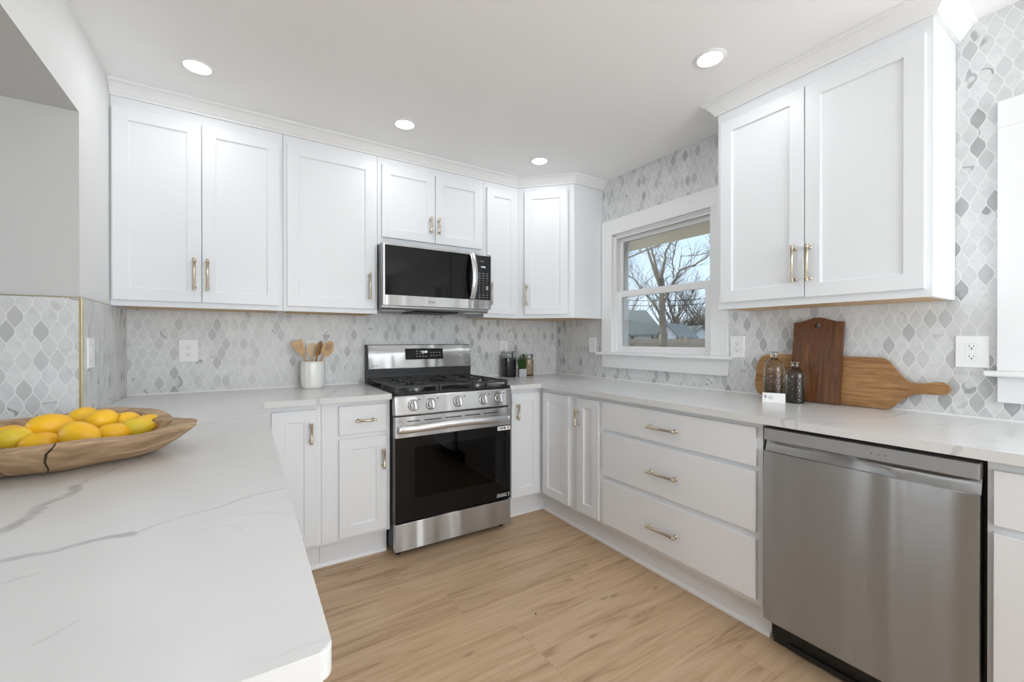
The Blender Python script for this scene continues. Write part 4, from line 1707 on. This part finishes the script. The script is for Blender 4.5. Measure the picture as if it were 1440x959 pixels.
LM = [lemon_mesh(0.078, 0.028, 1), lemon_mesh(0.074, 0.0295, 2), lemon_mesh(0.090, 0.0315, 3)]
lemons = [  # (x, y, z of centre, axis heading, tilt, mesh, green, label)
    (-2.776, -1.437, 0.990, 0.1, 0.05, 2, 0, 'big yellow lemon lying on top of the heap at the left of the bowl'),
    (-2.825, -1.480, 0.972, 0.5, 0.1, 1, 1, 'yellow lemon with a green patch at the left picture edge in the bowl'),
    (-2.775, -1.500, 0.958, 0.1, 0.0, 0, 0, 'low yellow lemon half hidden by the front rim, under the big left one'),
    (-2.698, -1.532, 0.976, -0.5, -0.3, 2, 0, 'yellow lemon tilted forward at the front centre of the bowl'),
    (-2.750, -1.290, 0.987, 0.9, 0.2, 1, 0, 'yellow lemon at the very back of the heap, topmost of all'),
    (-2.686, -1.405, 0.991, 0.5, 0.2, 1, 0, 'round yellow lemon leaning in front of the backmost one'),
    (-2.646, -1.350, 0.974, 0.9, 0.0, 0, 0, 'yellow lemon behind the greenish one near the right end of the bowl'),
    (-2.652, -1.462, 0.960, 0.1, 0.0, 1, 0, 'small low yellow lemon just behind the front rim, right of centre'),
    (-2.606, -1.438, 0.967, 0.15, 0.05, 0, 1, 'greenish yellow lemon near the right end of the bowl'),
    (-2.596, -1.362, 0.964, 0.6, 0.0, 0, 0, 'rightmost yellow lemon peeking out behind the greenish one'),
    (-2.860, -1.400, 0.966, 0.9, 0.0, 1, 0, 'yellow lemon resting deep in the left half of the bowl'),
    (-2.800, -1.340, 0.962, 0.2, 0.0, 0, 0, 'yellow lemon lying deep at the back left of the bowl'),
    (-2.720, -1.375, 0.953, 0.2, 0.0, 0, 0, 'yellow lemon at the bottom of the heap in the bowl'),
]
for (lx, ly, lz, hd, tl, mi, gr, lab) in lemons:
    me = LM[mi].copy()
    me.materials.clear()
    o = link('lemon', me, 'lemon_green' if gr else 'lemon')
    o.location = (lx, ly, lz)
    o.rotation_euler = (0, PI / 2 - tl, hd)
    tag(o, lab, 'lemon', 'lemons in the wooden bowl')

# ================================================================== utensil crock
crk = empty('utensil_crock', (-2.000, -0.130, 0.914))
tag(crk, 'white fluted ceramic crock holding wooden utensils on the back counter', 'crock')
bm = BM()
prof = [(0.055, 0.0005), (0.060, 0.004), (0.066, 0.03), (0.0695, 0.09), (0.068, 0.150), (0.066, 0.163), (0.0635, 0.166), (0.060, 0.163), (0.061, 0.10), (0.058, 0.012), (0.0, 0.010)]
lathe(bm, prof, 56)
for v in bm.verts:
    if 0.006 < v.co.z < 0.158 and v.co.xy.length > 0.0625:
        a = math.atan2(v.co.y, v.co.x)
        k = 1 + 0.026 * math.cos(14 * a + 10 * v.co.z)
        v.co.x *= k
        v.co.y *= k
finish('vessel', bm, 'ceramic', crk, smooth=50)


def utensil(name, label, base, top, m, kind, face=0.0):
    """handle from base to top, head beyond; coordinates in the world"""
    b_, t = Vector(base), Vector(top)
    ax = (t - b_)
    L = ax.length
    r = empty(name, base)
    r.rotation_mode = 'QUATERNION'
    zv = ax.normalized()
    yv = Vector((0.13, 1.0, 0.0))
    yv = (yv - zv * yv.dot(zv)).normalized()
    xv = yv.cross(zv)
    r.rotation_quaternion = Matrix((xv, yv, zv)).transposed().to_quaternion()
    tag(r, label, name.split('_')[-1], 'wooden utensils in the crock')
    bm = BM()
    tube(bm, [(0, 0, 0), (0, 0, L * 0.3), (0, 0, L * 0.62), (0, 0, L * 0.72)], [0.0055, 0.006, 0.0065, 0.007], 10)
    finish('shaft', bm, m, r, smooth=60)
    h0, h1 = L * 0.68, L
    hl = h1 - h0
    bm = BM()
    if kind == 'spatula':
        out = [(-0.008, 0), (-0.027, hl * 0.45), (-0.034, hl), (0.030, hl * 1.03), (0.029, hl * 0.45), (0.008, 0)]
    else:
        out = []
        for i in range(24):
            a = -PI / 2 + 2 * PI * i / 24
            out.append((0.033 * math.cos(a) * (1 - 0.12 * math.sin(a)), hl * 0.52 + hl * 0.52 * math.sin(a)))
    prism(bm, out, -0.0035, 0.0035, 0.0015, 'y')
    hd = finish('head', bm, m, r, (0, 0, h0), (0, 0, face))
    if kind in ('spatula', 'slotted'):
        bm = BM()
        for sx in (-0.011, 0.0, 0.011):
            if kind == 'spatula' and sx == 0.0:
                continue
            box(bm, sx - 0.0016, sx + 0.0016, -0.0039, 0.0039, hl * 0.38, hl * 0.82)
        finish('slot', bm, 'utensil_dark' if kind == 'spatula' else 'slot_dark', hd)
    return r


cz = 0.926
utensil('wooden_spatula', 'pale slotted wooden spatula leaning out of the crock to the left', (-1.975, -0.125, cz), (-2.092, -0.160, 1.205), 'utensil_mid', 'spatula', 0.25)
utensil('wooden_spoon', 'pale broad wooden spoon standing upright in the middle of the crock', (-2.005, -0.10, cz), (-1.997, -0.105, 1.190), 'utensil_pale', 'spoon', 0.0)
utensil('wooden_spoon', 'narrow dark brown wooden spoon seen edge-on in the crock', (-2.02, -0.135, cz), (-1.955, -0.142, 1.200), 'utensil_dark', 'spoon', 1.1)
utensil('wooden_spoon', 'brown wooden spoon with slots leaning out of the crock to the right', (-2.03, -0.15, cz), (-1.902, -0.185, 1.200), 'utensil_mid', 'slotted', -0.2)


# ================================================================== jars and plant by the range
def jar(label, x, y, w, h, fill, fm, sq):
    r = empty('glass_canister', (x, y, 0.914), 0.0)
    tag(r, label, 'canister')
    bm = BM()
    R = w / 2
    lathe(bm, [(R * 0.9, 0.0005), (R, 0.006), (R, h - 0.035), (R * 0.94, h - 0.026), (R * 0.94, h - 0.018)], 40, None, sq)
    finish('vessel', bm, 'jar_glass', r, smooth=50)
    bm = BM()
    lathe(bm, [(R * 0.82, 0.006), (R * 0.93, 0.010), (R * 0.93, fill * 0.97), (R * 0.5, fill), (0, fill * 1.01)], 40, None, sq)
    rnd = random.Random(int(h * 1e4))
    for v in bm.verts:
        v.co += Vector((rnd.uniform(-1, 1), rnd.uniform(-1, 1), rnd.uniform(-1, 1) if v.co.z > 0.02 else 0)) * 0.002
    c = finish('contents', bm, fm, r)
    if fm == 'pasta':
        bm = BM()
        for i in range(260):
            a = rnd.uniform(-PI, PI)
            k = ((abs(math.cos(a)) ** sq + abs(math.sin(a)) ** sq) ** (-1 / sq)) if sq else 1
            z = rnd.uniform(0.012, fill)
            p = Vector((R * 0.935 * k * math.cos(a), R * 0.935 * k * math.sin(a), z))
            d = Vector((-math.sin(a), math.cos(a), rnd.uniform(-1.5, 1.5))).normalized() * 0.005
            tube(bm, [p - d, p + d], 0.0018, 5)
        stuff(finish('dry_food', bm, 'pasta_light', c))
    bm = BM()
    lathe(bm, [(R * 0.96, h - 0.0178), (R * 1.0, h - 0.015), (R * 1.0, h - 0.004), (R * 0.94, h), (0, h)], 40, None, sq)
    finish('lid', bm, 'jar_glass', r, smooth=50)
    bm = BM()   # wire bail clasp around the neck
    ring = []
    for i in range(41):
        a = 2 * PI * i / 40
        k = ((abs(math.cos(a)) ** sq + abs(math.sin(a)) ** sq) ** (-1 / sq)) if sq else 1
        ring.append((R * 0.985 * k * math.cos(a), R * 0.985 * k * math.sin(a), h - 0.023))
    tube(bm, ring, 0.0016, 6, False)
    tube(bm, [(R * 0.35, -R * 1.02, h - 0.05), (R * 0.35, -R * 1.08, h - 0.024), (R * 0.42, -R * 1.02, h + 0.001), (R * 0.2, -R * 0.3, h + 0.003)], 0.0018, 6)
    tube(bm, [(R * 0.6, -R * 1.0, h - 0.045), (R * 0.62, -R * 1.06, h - 0.022), (R * 0.55, -R * 1.0, h - 0.004)], 0.0018, 6)
    tube(bm, [(R * 0.35, -R * 1.03, h - 0.055), (R * 0.47, -R * 1.06, h - 0.061), (R * 0.6, -R * 1.03, h - 0.055)], 0.004, 6)
    finish('clasp', bm, 'chrome', r, smooth=60)
    return r


M['pasta_light'] = simple('pasta_light', (0.74, 0.58, 0.37), 0.5, var=0.3, vscale=60)
jar('square glass canister of dark coffee beans with a clasp lid, right of the range', -0.553, -0.095, 0.098, 0.205, 0.150, 'coffee', 5)
jar('shorter glass canister of beige dry pasta behind the small grass plant', -0.352, -0.075, 0.094, 0.178, 0.138, 'pasta', 0)
pl = empty('potted_grass', (-0.484, -0.185, 0.914), -0.3)
tag(pl, 'small tuft of green grass in a grey cube pot between the two canisters', 'plant')
bm = BM()
box(bm, -0.030, 0.030, -0.030, 0.030, 0.0005, 0.066, 0.002)
finish('pot', bm, 'concrete', pl)
bm = BM()
box(bm, -0.027, 0.027, -0.027, 0.027, 0.0662, 0.068)
finish('soil', bm, 'soil', pl)
bm = BM()
rnd = random.Random(5)
for i in range(340):
    bx_, by_ = rnd.uniform(-0.024, 0.024), rnd.uniform(-0.024, 0.024)
    a = rnd.uniform(0, 2 * PI)
    hh = rnd.uniform(0.045, 0.112)
    ln = rnd.uniform(0.004, 0.020)
    w = 0.0016
    s_ = Vector((-math.sin(a), math.cos(a), 0)) * w
    p0 = Vector((bx_, by_, 0.068))
    p1 = p0 + Vector((math.cos(a) * ln * 0.4 + bx_ * 0.3, math.sin(a) * ln * 0.4 + by_ * 0.3, hh * 0.6))
    p2 = p0 + Vector((math.cos(a) * ln + bx_ * 0.5, math.sin(a) * ln + by_ * 0.5, hh))
    v = [bm.verts.new(q) for q in (p0 - s_, p0 + s_, p1 + s_ * 0.8, p1 - s_ * 0.8)]
    bm.faces.new(v)
    t = bm.verts.new(p2)
    bm.faces.new([v[3], v[2], t])
stuff(finish('grass', bm, 'grass_leaf', pl, fix=False))


# ================================================================== boards, bottles and sign by the window wall
def lean(o, x_bottom, z, tilt):
    o.location.x = x_bottom
    o.location.z = z
    o.rotation_euler = (0, tilt, 0)


# long paddle board: outline in local (y along the wall, z up), extruded in x
oy = -2.02
out = []
L_, T_ = -1.640 - oy, None
pts = [(-1.820, 0.002), (-1.797, 0.012), (-1.782, 0.030), (-1.774, 0.060), (-1.776, 0.139), (-1.781, 0.179), (-1.798, 0.210), (-1.834, 0.222), (-1.941, 0.224),
       (-2.154, 0.221), (-2.242, 0.221), (-2.305, 0.219), (-2.324, 0.207), (-2.345, 0.177), (-2.370, 0.138), (-2.392, 0.121), (-2.417, 0.117), (-2.443, 0.121),
       (-2.473, 0.128), (-2.494, 0.129), (-2.509, 0.118), (-2.514, 0.103), (-2.510, 0.089), (-2.496, 0.080), (-2.466, 0.077), (-2.436, 0.078), (-2.414, 0.077),
       (-2.401, 0.072), (-2.378, 0.053), (-2.356, 0.029), (-2.341, 0.009), (-2.330, 0.002), (-2.303, 0.000), (-1.86, 0.0)]
bm = BM()
prism(bm, [(y - oy, z) for y, z in pts], -0.018, 0.0, 0.002, 'x')
pb = finish('paddle_board', bm, 'board_light', None, (0, oy, 0))
tag(pb, 'long light brown wooden paddle board lying on its side against the tiles', 'cutting board')
lean(pb, -0.037, 0.9145, math.atan2(0.030, 0.217))
# dark board with arched top and hanging hole
oy = -2.060
bw = 0.103
out = [(-bw, 0.0), (bw, 0.0), (bw + 0.001, 0.322)]
arch = []
for i in range(17):
    t = i / 16
    y = bw * (1 - 2 * t)
    c = abs(2 * t - 1)
    arch.append((y, 0.384 + 0.022 * (0.5 + 0.5 * math.cos(PI * min(1, c * 1.15)))))
out = [(-bw, 0.0), (bw, 0.0)] + arch
hole = [(0.002 + 0.013 * math.cos(2 * PI * i / 20), 0.368 + 0.013 * math.sin(2 * PI * i / 20)) for i in range(20)]
bm = BM()


def plate_with_hole(bm, outer, hole, x0_, x1_):
    for xx in (x0_, x1_):
        ov = [bm.verts.new((xx, p[0], p[1])) for p in outer]
        hv = [bm.verts.new((xx, p[0], p[1])) for p in hole]
        eds = []
        for lst in (ov, hv):
            for i in range(len(lst)):
                eds.append(bm.edges.new((lst[i], lst[(i + 1) % len(lst)])))
        bmesh.ops.triangle_fill(bm, use_beauty=True, use_dissolve=False, edges=eds)
        if xx == x0_:
            o0, h0 = ov, hv
        else:
            o1, h1 = ov, hv
    for a, b_ in ((o0, o1), (h0, h1)):
        for i in range(len(a)):
            bm.faces.new([a[i], a[(i + 1) % len(a)], b_[(i + 1) % len(a)], b_[i]])


plate_with_hole(bm, out, hole, -0.020, 0.0)
db = finish('cutting_board', bm, 'board_dark', None, (0, oy, 0))
tag(db, 'dark brown upright cutting board with arched top and round hanging hole', 'cutting board')
lean(db, -0.060, 0.9145, math.atan2(0.14, 1.0))


def bottle(label, x, y, prof_, dim, top):
    r = empty('glass_bottle', (x, y, 0.9145))
    tag(r, label, 'bottle', 'embossed glass bottles')
    bm = BM()
    n = 60
    R = max(p[0] for p in prof_)
    dense = []
    for (a, b_) in zip(prof_[:-1], prof_[1:]):
        k = max(1, int(abs(b_[1] - a[1]) / 0.004))
        for i in range(k):
            t = i / k
            dense.append((a[0] + (b_[0] - a[0]) * t, a[1] + (b_[1] - a[1]) * t))
    dense.append(prof_[-1])
    lathe(bm, dense, n)
    for v in bm.verts:
        rr = v.co.xy.length
        if 0.008 < v.co.z < dim and rr > R * 0.5:
            a = math.atan2(v.co.y, v.co.x)
            k = 1 + 0.040 * (abs(math.sin(9 * a + v.co.z * 110)) + abs(math.sin(9 * a - v.co.z * 110)) - 1)
            v.co.x *= k
            v.co.y *= k
    finish('vessel', bm, 'bottle_glass', r, smooth=70)
    bm = BM()
    lathe(bm, top, 32)
    finish('rim', bm, 'bottle_glass', r, smooth=50)
    return r


bottle('taller embossed smoky glass bottle with wide flat lip, behind the small white sign', -0.180, -1.936,
       [(0.0, 0.0005), (0.039, 0.0005), (0.043, 0.005), (0.043, 0.155), (0.040, 0.174), (0.031, 0.192), (0.019, 0.203), (0.0145, 0.208), (0.0145, 0.234)], 0.19,
       [(0.0145, 0.2341), (0.024, 0.2345), (0.025, 0.237), (0.024, 0.240), (0.012, 0.240), (0.011, 0.236)])
bottle('shorter embossed smoky glass bottle in front of the dark cutting board', -0.158, -2.020,
       [(0.0, 0.0005), (0.035, 0.0005), (0.038, 0.005), (0.038, 0.125), (0.036, 0.142), (0.028, 0.156), (0.018, 0.163), (0.0145, 0.168), (0.0145, 0.188)], 0.152,
       [(0.0145, 0.1881), (0.018, 0.1885), (0.0185, 0.193), (0.0175, 0.196), (0.012, 0.196), (0.011, 0.190)])

sg = empty('counter_sign', (-0.240, -1.964, 0.914), math.atan2(-0.085, 0.029))
tag(sg, 'small white printed sign standing in front of the taller glass bottle', 'sign')
bm = BM()
prism(bm, [(-0.012, 0.0005), (0.010, 0.0005), (0.004, 0.044), (0.0, 0.046), (-0.004, 0.044)], -0.046, 0.046, 0.0, 'x')
sgb = finish('block', bm, 'plate_white', sg)
SR = (math.atan2(0.0435, 0.008), 0, 0)


def sgp(x, z):
    return (x, -0.0122 + (z / 0.0435) * 0.008 - 0.0003, z)


text('lettering', '9', 0.024, 'print_dark', sg, sgp(-0.034, 0.026), SR, 0.0003)
text('lettering', '-', 0.020, 'print_dark', sg, sgp(-0.023, 0.026), SR, 0.0003)
bm = BM()
for j in range(3):
    x_, y_, z_ = sgp(-0.012, 0.019 + j * 0.006)
    box(bm, x_ - 0.008, x_ + 0.008, y_ - 0.0002, y_ + 0.0006, z_ - 0.0011, z_ + 0.0011)
finish('small_print', bm, 'print_grey', sg)

# little dark spot on the floor boards
bm = BM()
lathe(bm, [(0.004, 0.0003), (0.0045, 0.0008), (0.003, 0.0016), (0, 0.0018)], 12, Matrix.Translation((-1.27, -1.47, 0)))
o = finish('floor_crumb', bm, 'floor_hole', smooth=60)
tag(o, 'tiny dark crumb lying alone on the wooden floor', 'crumb')

# ================================================================== outside the window
struct(bx('ground', 'lawn', 0.16, 90, -60, 90, -0.7, -0.6))
struct(bx('eave', 'soffit_tan', 0.16, 0.72, -6, 6, 2.045, 2.12))
RT = Vector((0.8446, -0.5354, 0))
FW = Vector((0.5354, 0.8446, 0))


def limb(bm, path, r0, r1, rnd, base, drift=0.0, n=7, twigs=0, tl=0.7, tr=0.012, depth=1):
    """path of (a, z) across the view direction; grows twigs along the way"""
    pts = []
    k = len(path)
    for i, (a, z) in enumerate(path):
        pts.append(base + RT * a + FW * (drift * i / max(1, k - 1)) + Vector((0, 0, z)))
    dense = []
    for p, q in zip(pts[:-1], pts[1:]):
        for j in range(3):
            dense.append(p.lerp(q, j / 3))
    dense.append(pts[-1])
    for i in range(1, len(dense) - 1):
        dense[i] = dense[i] + Vector((rnd.uniform(-1, 1), rnd.uniform(-1, 1), rnd.uniform(-1, 1))) * 0.02
    m_ = len(dense)
    tube(bm, dense, [r0 + (r1 - r0) * i / (m_ - 1) for i in range(m_)], n)
    for _ in range(twigs):
        i = rnd.randrange(1, m_)
        twig(bm, dense[i], (dense[i] - dense[i - 1]).normalized(), tl * rnd.uniform(0.5, 1.2), tr * rnd.uniform(0.5, 1.0), rnd, depth)


def twig(bm, p, d, L, r, rnd, depth):
    d = (d + Vector((rnd.uniform(-1, 1), rnd.uniform(-1, 1), rnd.uniform(-0.3, 1.0)))).normalized()
    pts = [p]
    k = 4
    for i in range(k):
        d = (d + Vector((rnd.uniform(-1, 1), rnd.uniform(-1, 1), rnd.uniform(-0.6, 0.9))) * 0.28).normalized()
        pts.append(pts[-1] + d * L / k)
    tube(bm, pts, [r * (1 - 0.75 * i / k) for i in range(k + 1)], 4)
    if depth > 0:
        for _ in range(3):
            i = rnd.randrange(1, k + 1)
            twig(bm, pts[i], d, L * 0.6, r * 0.55, rnd, depth - 1)


def zc_(*pts):
    return [(x * 0.00424 - 1.34, 4.884 - z * 0.004235) for x, z in pts]


base = Vector((7.77, 4.81, 0))
rnd = random.Random(11)
bm = BM()
gz = 4.884 + 0.55
limb(bm, [(zc_((305, 890))[0][0], -0.6)] + zc_((305, 890), (298, 720), (292, 560)), 0.115, 0.075, rnd, base)
limb(bm, zc_((292, 560), (285, 460), (268, 330), (262, 240), (240, 60), (230, -150)), 0.055, 0.018, rnd, base, 0.8, 7, 16)
limb(bm, zc_((292, 560), (240, 440), (200, 340), (160, 250), (100, 60), (60, -100)), 0.048, 0.016, rnd, base, -0.6, 7, 18)
limb(bm, zc_((292, 560), (302, 440), (325, 330), (345, 250), (385, 190), (420, 20)), 0.052, 0.016, rnd, base, 0.5, 7, 18)
limb(bm, zc_((298, 640), (340, 530), (365, 460), (385, 410), (470, 385), (520, 345), (615, 275), (760, 200)), 0.040, 0.012, rnd, base, -0.7, 7, 26)
limb(bm, zc_((370, 450), (378, 390), (378, 330), (400, 270), (430, 120)), 0.024, 0.010, rnd, base, 0.4, 6, 12)
limb(bm, zc_((296, 730), (250, 620), (200, 545), (130, 440), (60, 380), (-60, 340)), 0.036, 0.012, rnd, base, 0.8, 6, 18)
limb(bm, zc_((400, 400), (430, 300), (560, 290), (700, 250)), 0.014, 0.006, rnd, base, 0.2, 5, 10)
limb(bm, zc_((-120, 370), (40, 330), (150, 290), (270, 240), (330, 215), (480, 185)), 0.030, 0.008, rnd, base, -1.2, 6, 16)
o = finish('bare_tree', bm, 'bark', smooth=60)
tag(o, 'large bare tree with forked trunk in the middle of the window view', 'tree', 'bare trees outside')
bm = BM()
base2 = base + FW * 2.0
limb(bm, [(-0.70, -0.6)] + zc_((165, 850), (130, 720), (60, 570), (20, 460), (-40, 200)), 0.075, 0.03, rnd, base2, 0.5, 7, 24, 0.9)
o = finish('bare_tree', bm, 'bark', smooth=60)
tag(o, 'leaning bare tree at the left edge of the window view', 'tree', 'bare trees outside')
bm = BM()
limb(bm, [(-0.46, -0.6)] + zc_((208, 870), (200, 600), (180, 450), (195, 250), (170, 0)), 0.070, 0.02, rnd, base2 + FW, 0.3, 7, 24, 0.9)
limb(bm, zc_((195, 560), (160, 430), (110, 370), (40, 350), (-60, 340)), 0.03, 0.01, rnd, base2 + FW, -0.4, 6, 14)
o = finish('bare_tree', bm, 'bark', smooth=60)
tag(o, 'slim upright bare tree just left of the large forked one', 'tree', 'bare trees outside')


def far_tree(pos, h, spread, r, n, seed, m, label, name='bare_tree', depth=2):
    rnd = random.Random(seed)
    bm = BM()
    top = Vector(pos) + Vector((0, 0, h * 0.45))
    tube(bm, [Vector(pos), Vector(pos) + Vector((0.05, 0, h * 0.22)), top], [r, r * 0.8, r * 0.6], 7)
    for i in range(n):
        t = rnd.uniform(0.35, 1.0)
        p = Vector(pos).lerp(top, t)
        a = rnd.uniform(0, 2 * PI)
        d = Vector((math.cos(a) * spread, math.sin(a) * spread, rnd.uniform(0.5, 1.4))).normalized()
        pts = [p]
        L = h * rnd.uniform(0.35, 0.6)
        for k in range(5):
            d = (d + Vector((rnd.uniform(-1, 1), rnd.uniform(-1, 1), rnd.uniform(-0.2, 0.8))) * 0.22).normalized()
            pts.append(pts[-1] + d * L / 5)
        tube(bm, pts, [r * 0.42 * (1 - 0.8 * k / 5) for k in range(6)], 5)
        for _ in range(9):
            k = rnd.randrange(1, 6)
            twig(bm, pts[k], d, L * 0.4, r * 0.13, rnd, depth - 1)
    o = finish(name, bm, m, fix=False)
    tag(o, label, 'tree' if name == 'bare_tree' else 'brush', 'bare trees outside')
    return o


def atp(u, D, z=-0.6):
    a = (u - 720) / 592.2 * D
    return (cam_o.location.x + FW.x * D + RT.x * a, cam_o.location.y + FW.y * D + RT.y * a, z)


far_tree(atp(948, 29), 7.2, 0.9, 0.16, 16, 3, 'bark_far', 'bare tree right of the forked trunk, beyond the shed roof')
far_tree(atp(992, 37), 8.0, 1.0, 0.16, 18, 4, 'bark_far', 'twiggy bare tree at the right edge of the window view')
far_tree(atp(884, 45), 10.5, 0.9, 0.17, 14, 8, 'bark_far', 'distant bare tree rising behind the dark roofed house')
rnd = random.Random(40)
bm = BM()
for (u, D, h) in ((950, 38, 4.0), (968, 40, 4.5), (985, 41, 5.2), (1002, 41, 5.2)):
    p0 = Vector(atp(u, D))
    for k in range(420):
        a = rnd.uniform(0, 2 * PI)
        rr = 1.6 * math.sqrt(rnd.random())
        p = p0 + Vector((math.cos(a) * rr, math.sin(a) * rr, 0))
        hh = h * rnd.uniform(0.5, 1.0) * (1 - 0.25 * rr / 1.6)
        q = p + Vector((rnd.uniform(-0.5, 0.5), rnd.uniform(-0.5, 0.5), hh))
        mid = p.lerp(q, 0.55) + Vector((rnd.uniform(-0.2, 0.2), rnd.uniform(-0.2, 0.2), 0))
        tube(bm, [p, mid, q], [0.05, 0.045, 0.012], 4)
o = stuff(finish('thicket', bm, 'brush', fix=False))
tag(o, 'brown bare thicket behind the shed and garage outside the window', 'brush')


def house(name, label, cat, u0, u1, D, z_eave, z_ridge, depth, roof, gable_front, windows=(), rot=0.0):
    """a gabled building turned to face the kitchen; local x along the picture, local y away"""
    p = Vector(atp((u0 + u1) / 2, D, -0.6))
    r = empty(name, p, math.atan2(RT.y, RT.x) + rot)
    tag(r, label, cat, 'buildings outside')
    w = (u1 - u0) / 592.2 * D
    ze, zr = z_eave + 0.6, z_ridge + 0.6
    bm = BM()
    if gable_front:
        prism(bm, [(-w / 2, 0), (w / 2, 0), (w / 2, ze), (0, zr), (-w / 2, ze)], 0, depth, 0, 'y')
    else:
        prism(bm, [(0, 0), (depth, 0), (depth, ze), (depth / 2, zr), (0, ze)], -w / 2, w / 2, 0, 'x')
    finish('wall', bm, 'siding_white', r)
    bm = BM()
    if gable_front:
        for s in (-1, 1):
            q = [(s * (w / 2 + 0.25), ze - 0.25 * (zr - ze) / (w / 2)), (0, zr + 0.02), (0, zr + 0.14), (s * (w / 2 + 0.25), ze + 0.12 - 0.25 * (zr - ze) / (w / 2))]
            prism(bm, q, -0.2, depth + 0.2, 0, 'y')
    else:
        sl = (zr - ze) / (depth / 2)
        prism(bm, [(-0.3, ze - 0.3 * sl), (depth / 2, zr + 0.02), (depth / 2, zr + 0.14), (-0.3, ze - 0.3 * sl + 0.12)], -w / 2 - 0.25, w / 2 + 0.25, 0, 'x')
        prism(bm, [(depth + 0.3, ze - 0.3 * sl), (depth / 2, zr + 0.02), (depth / 2, zr + 0.14), (depth + 0.3, ze - 0.3 * sl + 0.12)], -w / 2 - 0.25, w / 2 + 0.25, 0, 'x')
    finish('roof', bm, roof, r)
    for (a, z0_, z1_, ww) in windows:
        bm = BM()
        box(bm, a - ww / 2, a + ww / 2, -0.03, 0.02, z0_ + 0.6, z1_ + 0.6)
        f = finish('window', bm, 'siding_dark_window', r)
    return r


house('house', 'white house with a dark green grey roof at the left of the window view', 'house', 852, 929, 30, 1.62, 3.45, 8.0, 'roof_shingle', False,
      [(0.0, 1.05, 1.45, 0.45), (1.5, 1.05, 1.45, 0.4), (-1.2, 1.05, 1.45, 0.4)])
house('garden_shed', 'white shed with a grey roof behind the fence, right of the forked tree', 'shed', 926, 951, 24, 1.50, 2.02, 2.6, 'roof_grey', True, (), -0.75)
house('garage', 'small white gabled garage at the right edge of the window view', 'garage', 975, 998, 28, 1.5, 2.05, 4.0, 'roof_grey', True)

fn = empty('board_fence', atp(930, 20))
fn.rotation_euler = (0, 0, math.atan2(RT.y, RT.x))
tag(fn, 'brown vertical board fence across the bottom of the window view', 'fence')
bm = BM()
rnd = random.Random(2)
for i in range(-32, 33):
    if i % 8 == 0:
        continue
    h = 1.86 + rnd.uniform(-0.01, 0.01)
    box(bm, i * 0.15 - 0.068, i * 0.15 + 0.068, 0, 0.02, 0.03, h)
finish('board', bm, 'fence_wood', fn)
bm = BM()
for zz in (0.35, 1.55):
    box(bm, -4.95, 4.95, 0.021, 0.06, zz, zz + 0.09)
finish('rail', bm, 'fence_wood', fn)
for i in range(-4, 5):
    bm = BM()
    box(bm, i * 1.2 - 0.06, i * 1.2 + 0.06, -0.02, 0.10, 0, 1.95)
    finish('post', bm, 'fence_wood', fn)
for k, zz in enumerate((3.45, 3.75)):
    bm = BM()
    a, b_ = Vector(atp(820, 25, zz)), Vector(atp(1060, 25, zz + 0.25))
    tube(bm, [a.lerp(b_, i / 12) - Vector((0, 0, 0.35 * math.sin(PI * i / 12))) for i in range(13)], 0.018, 5)
    o = finish('power_line', bm, 'wire_black')
    tag(o, ('lower' if k == 0 else 'upper') + ' thin black power line crossing the sky outside the window', 'wire', 'power lines outside')
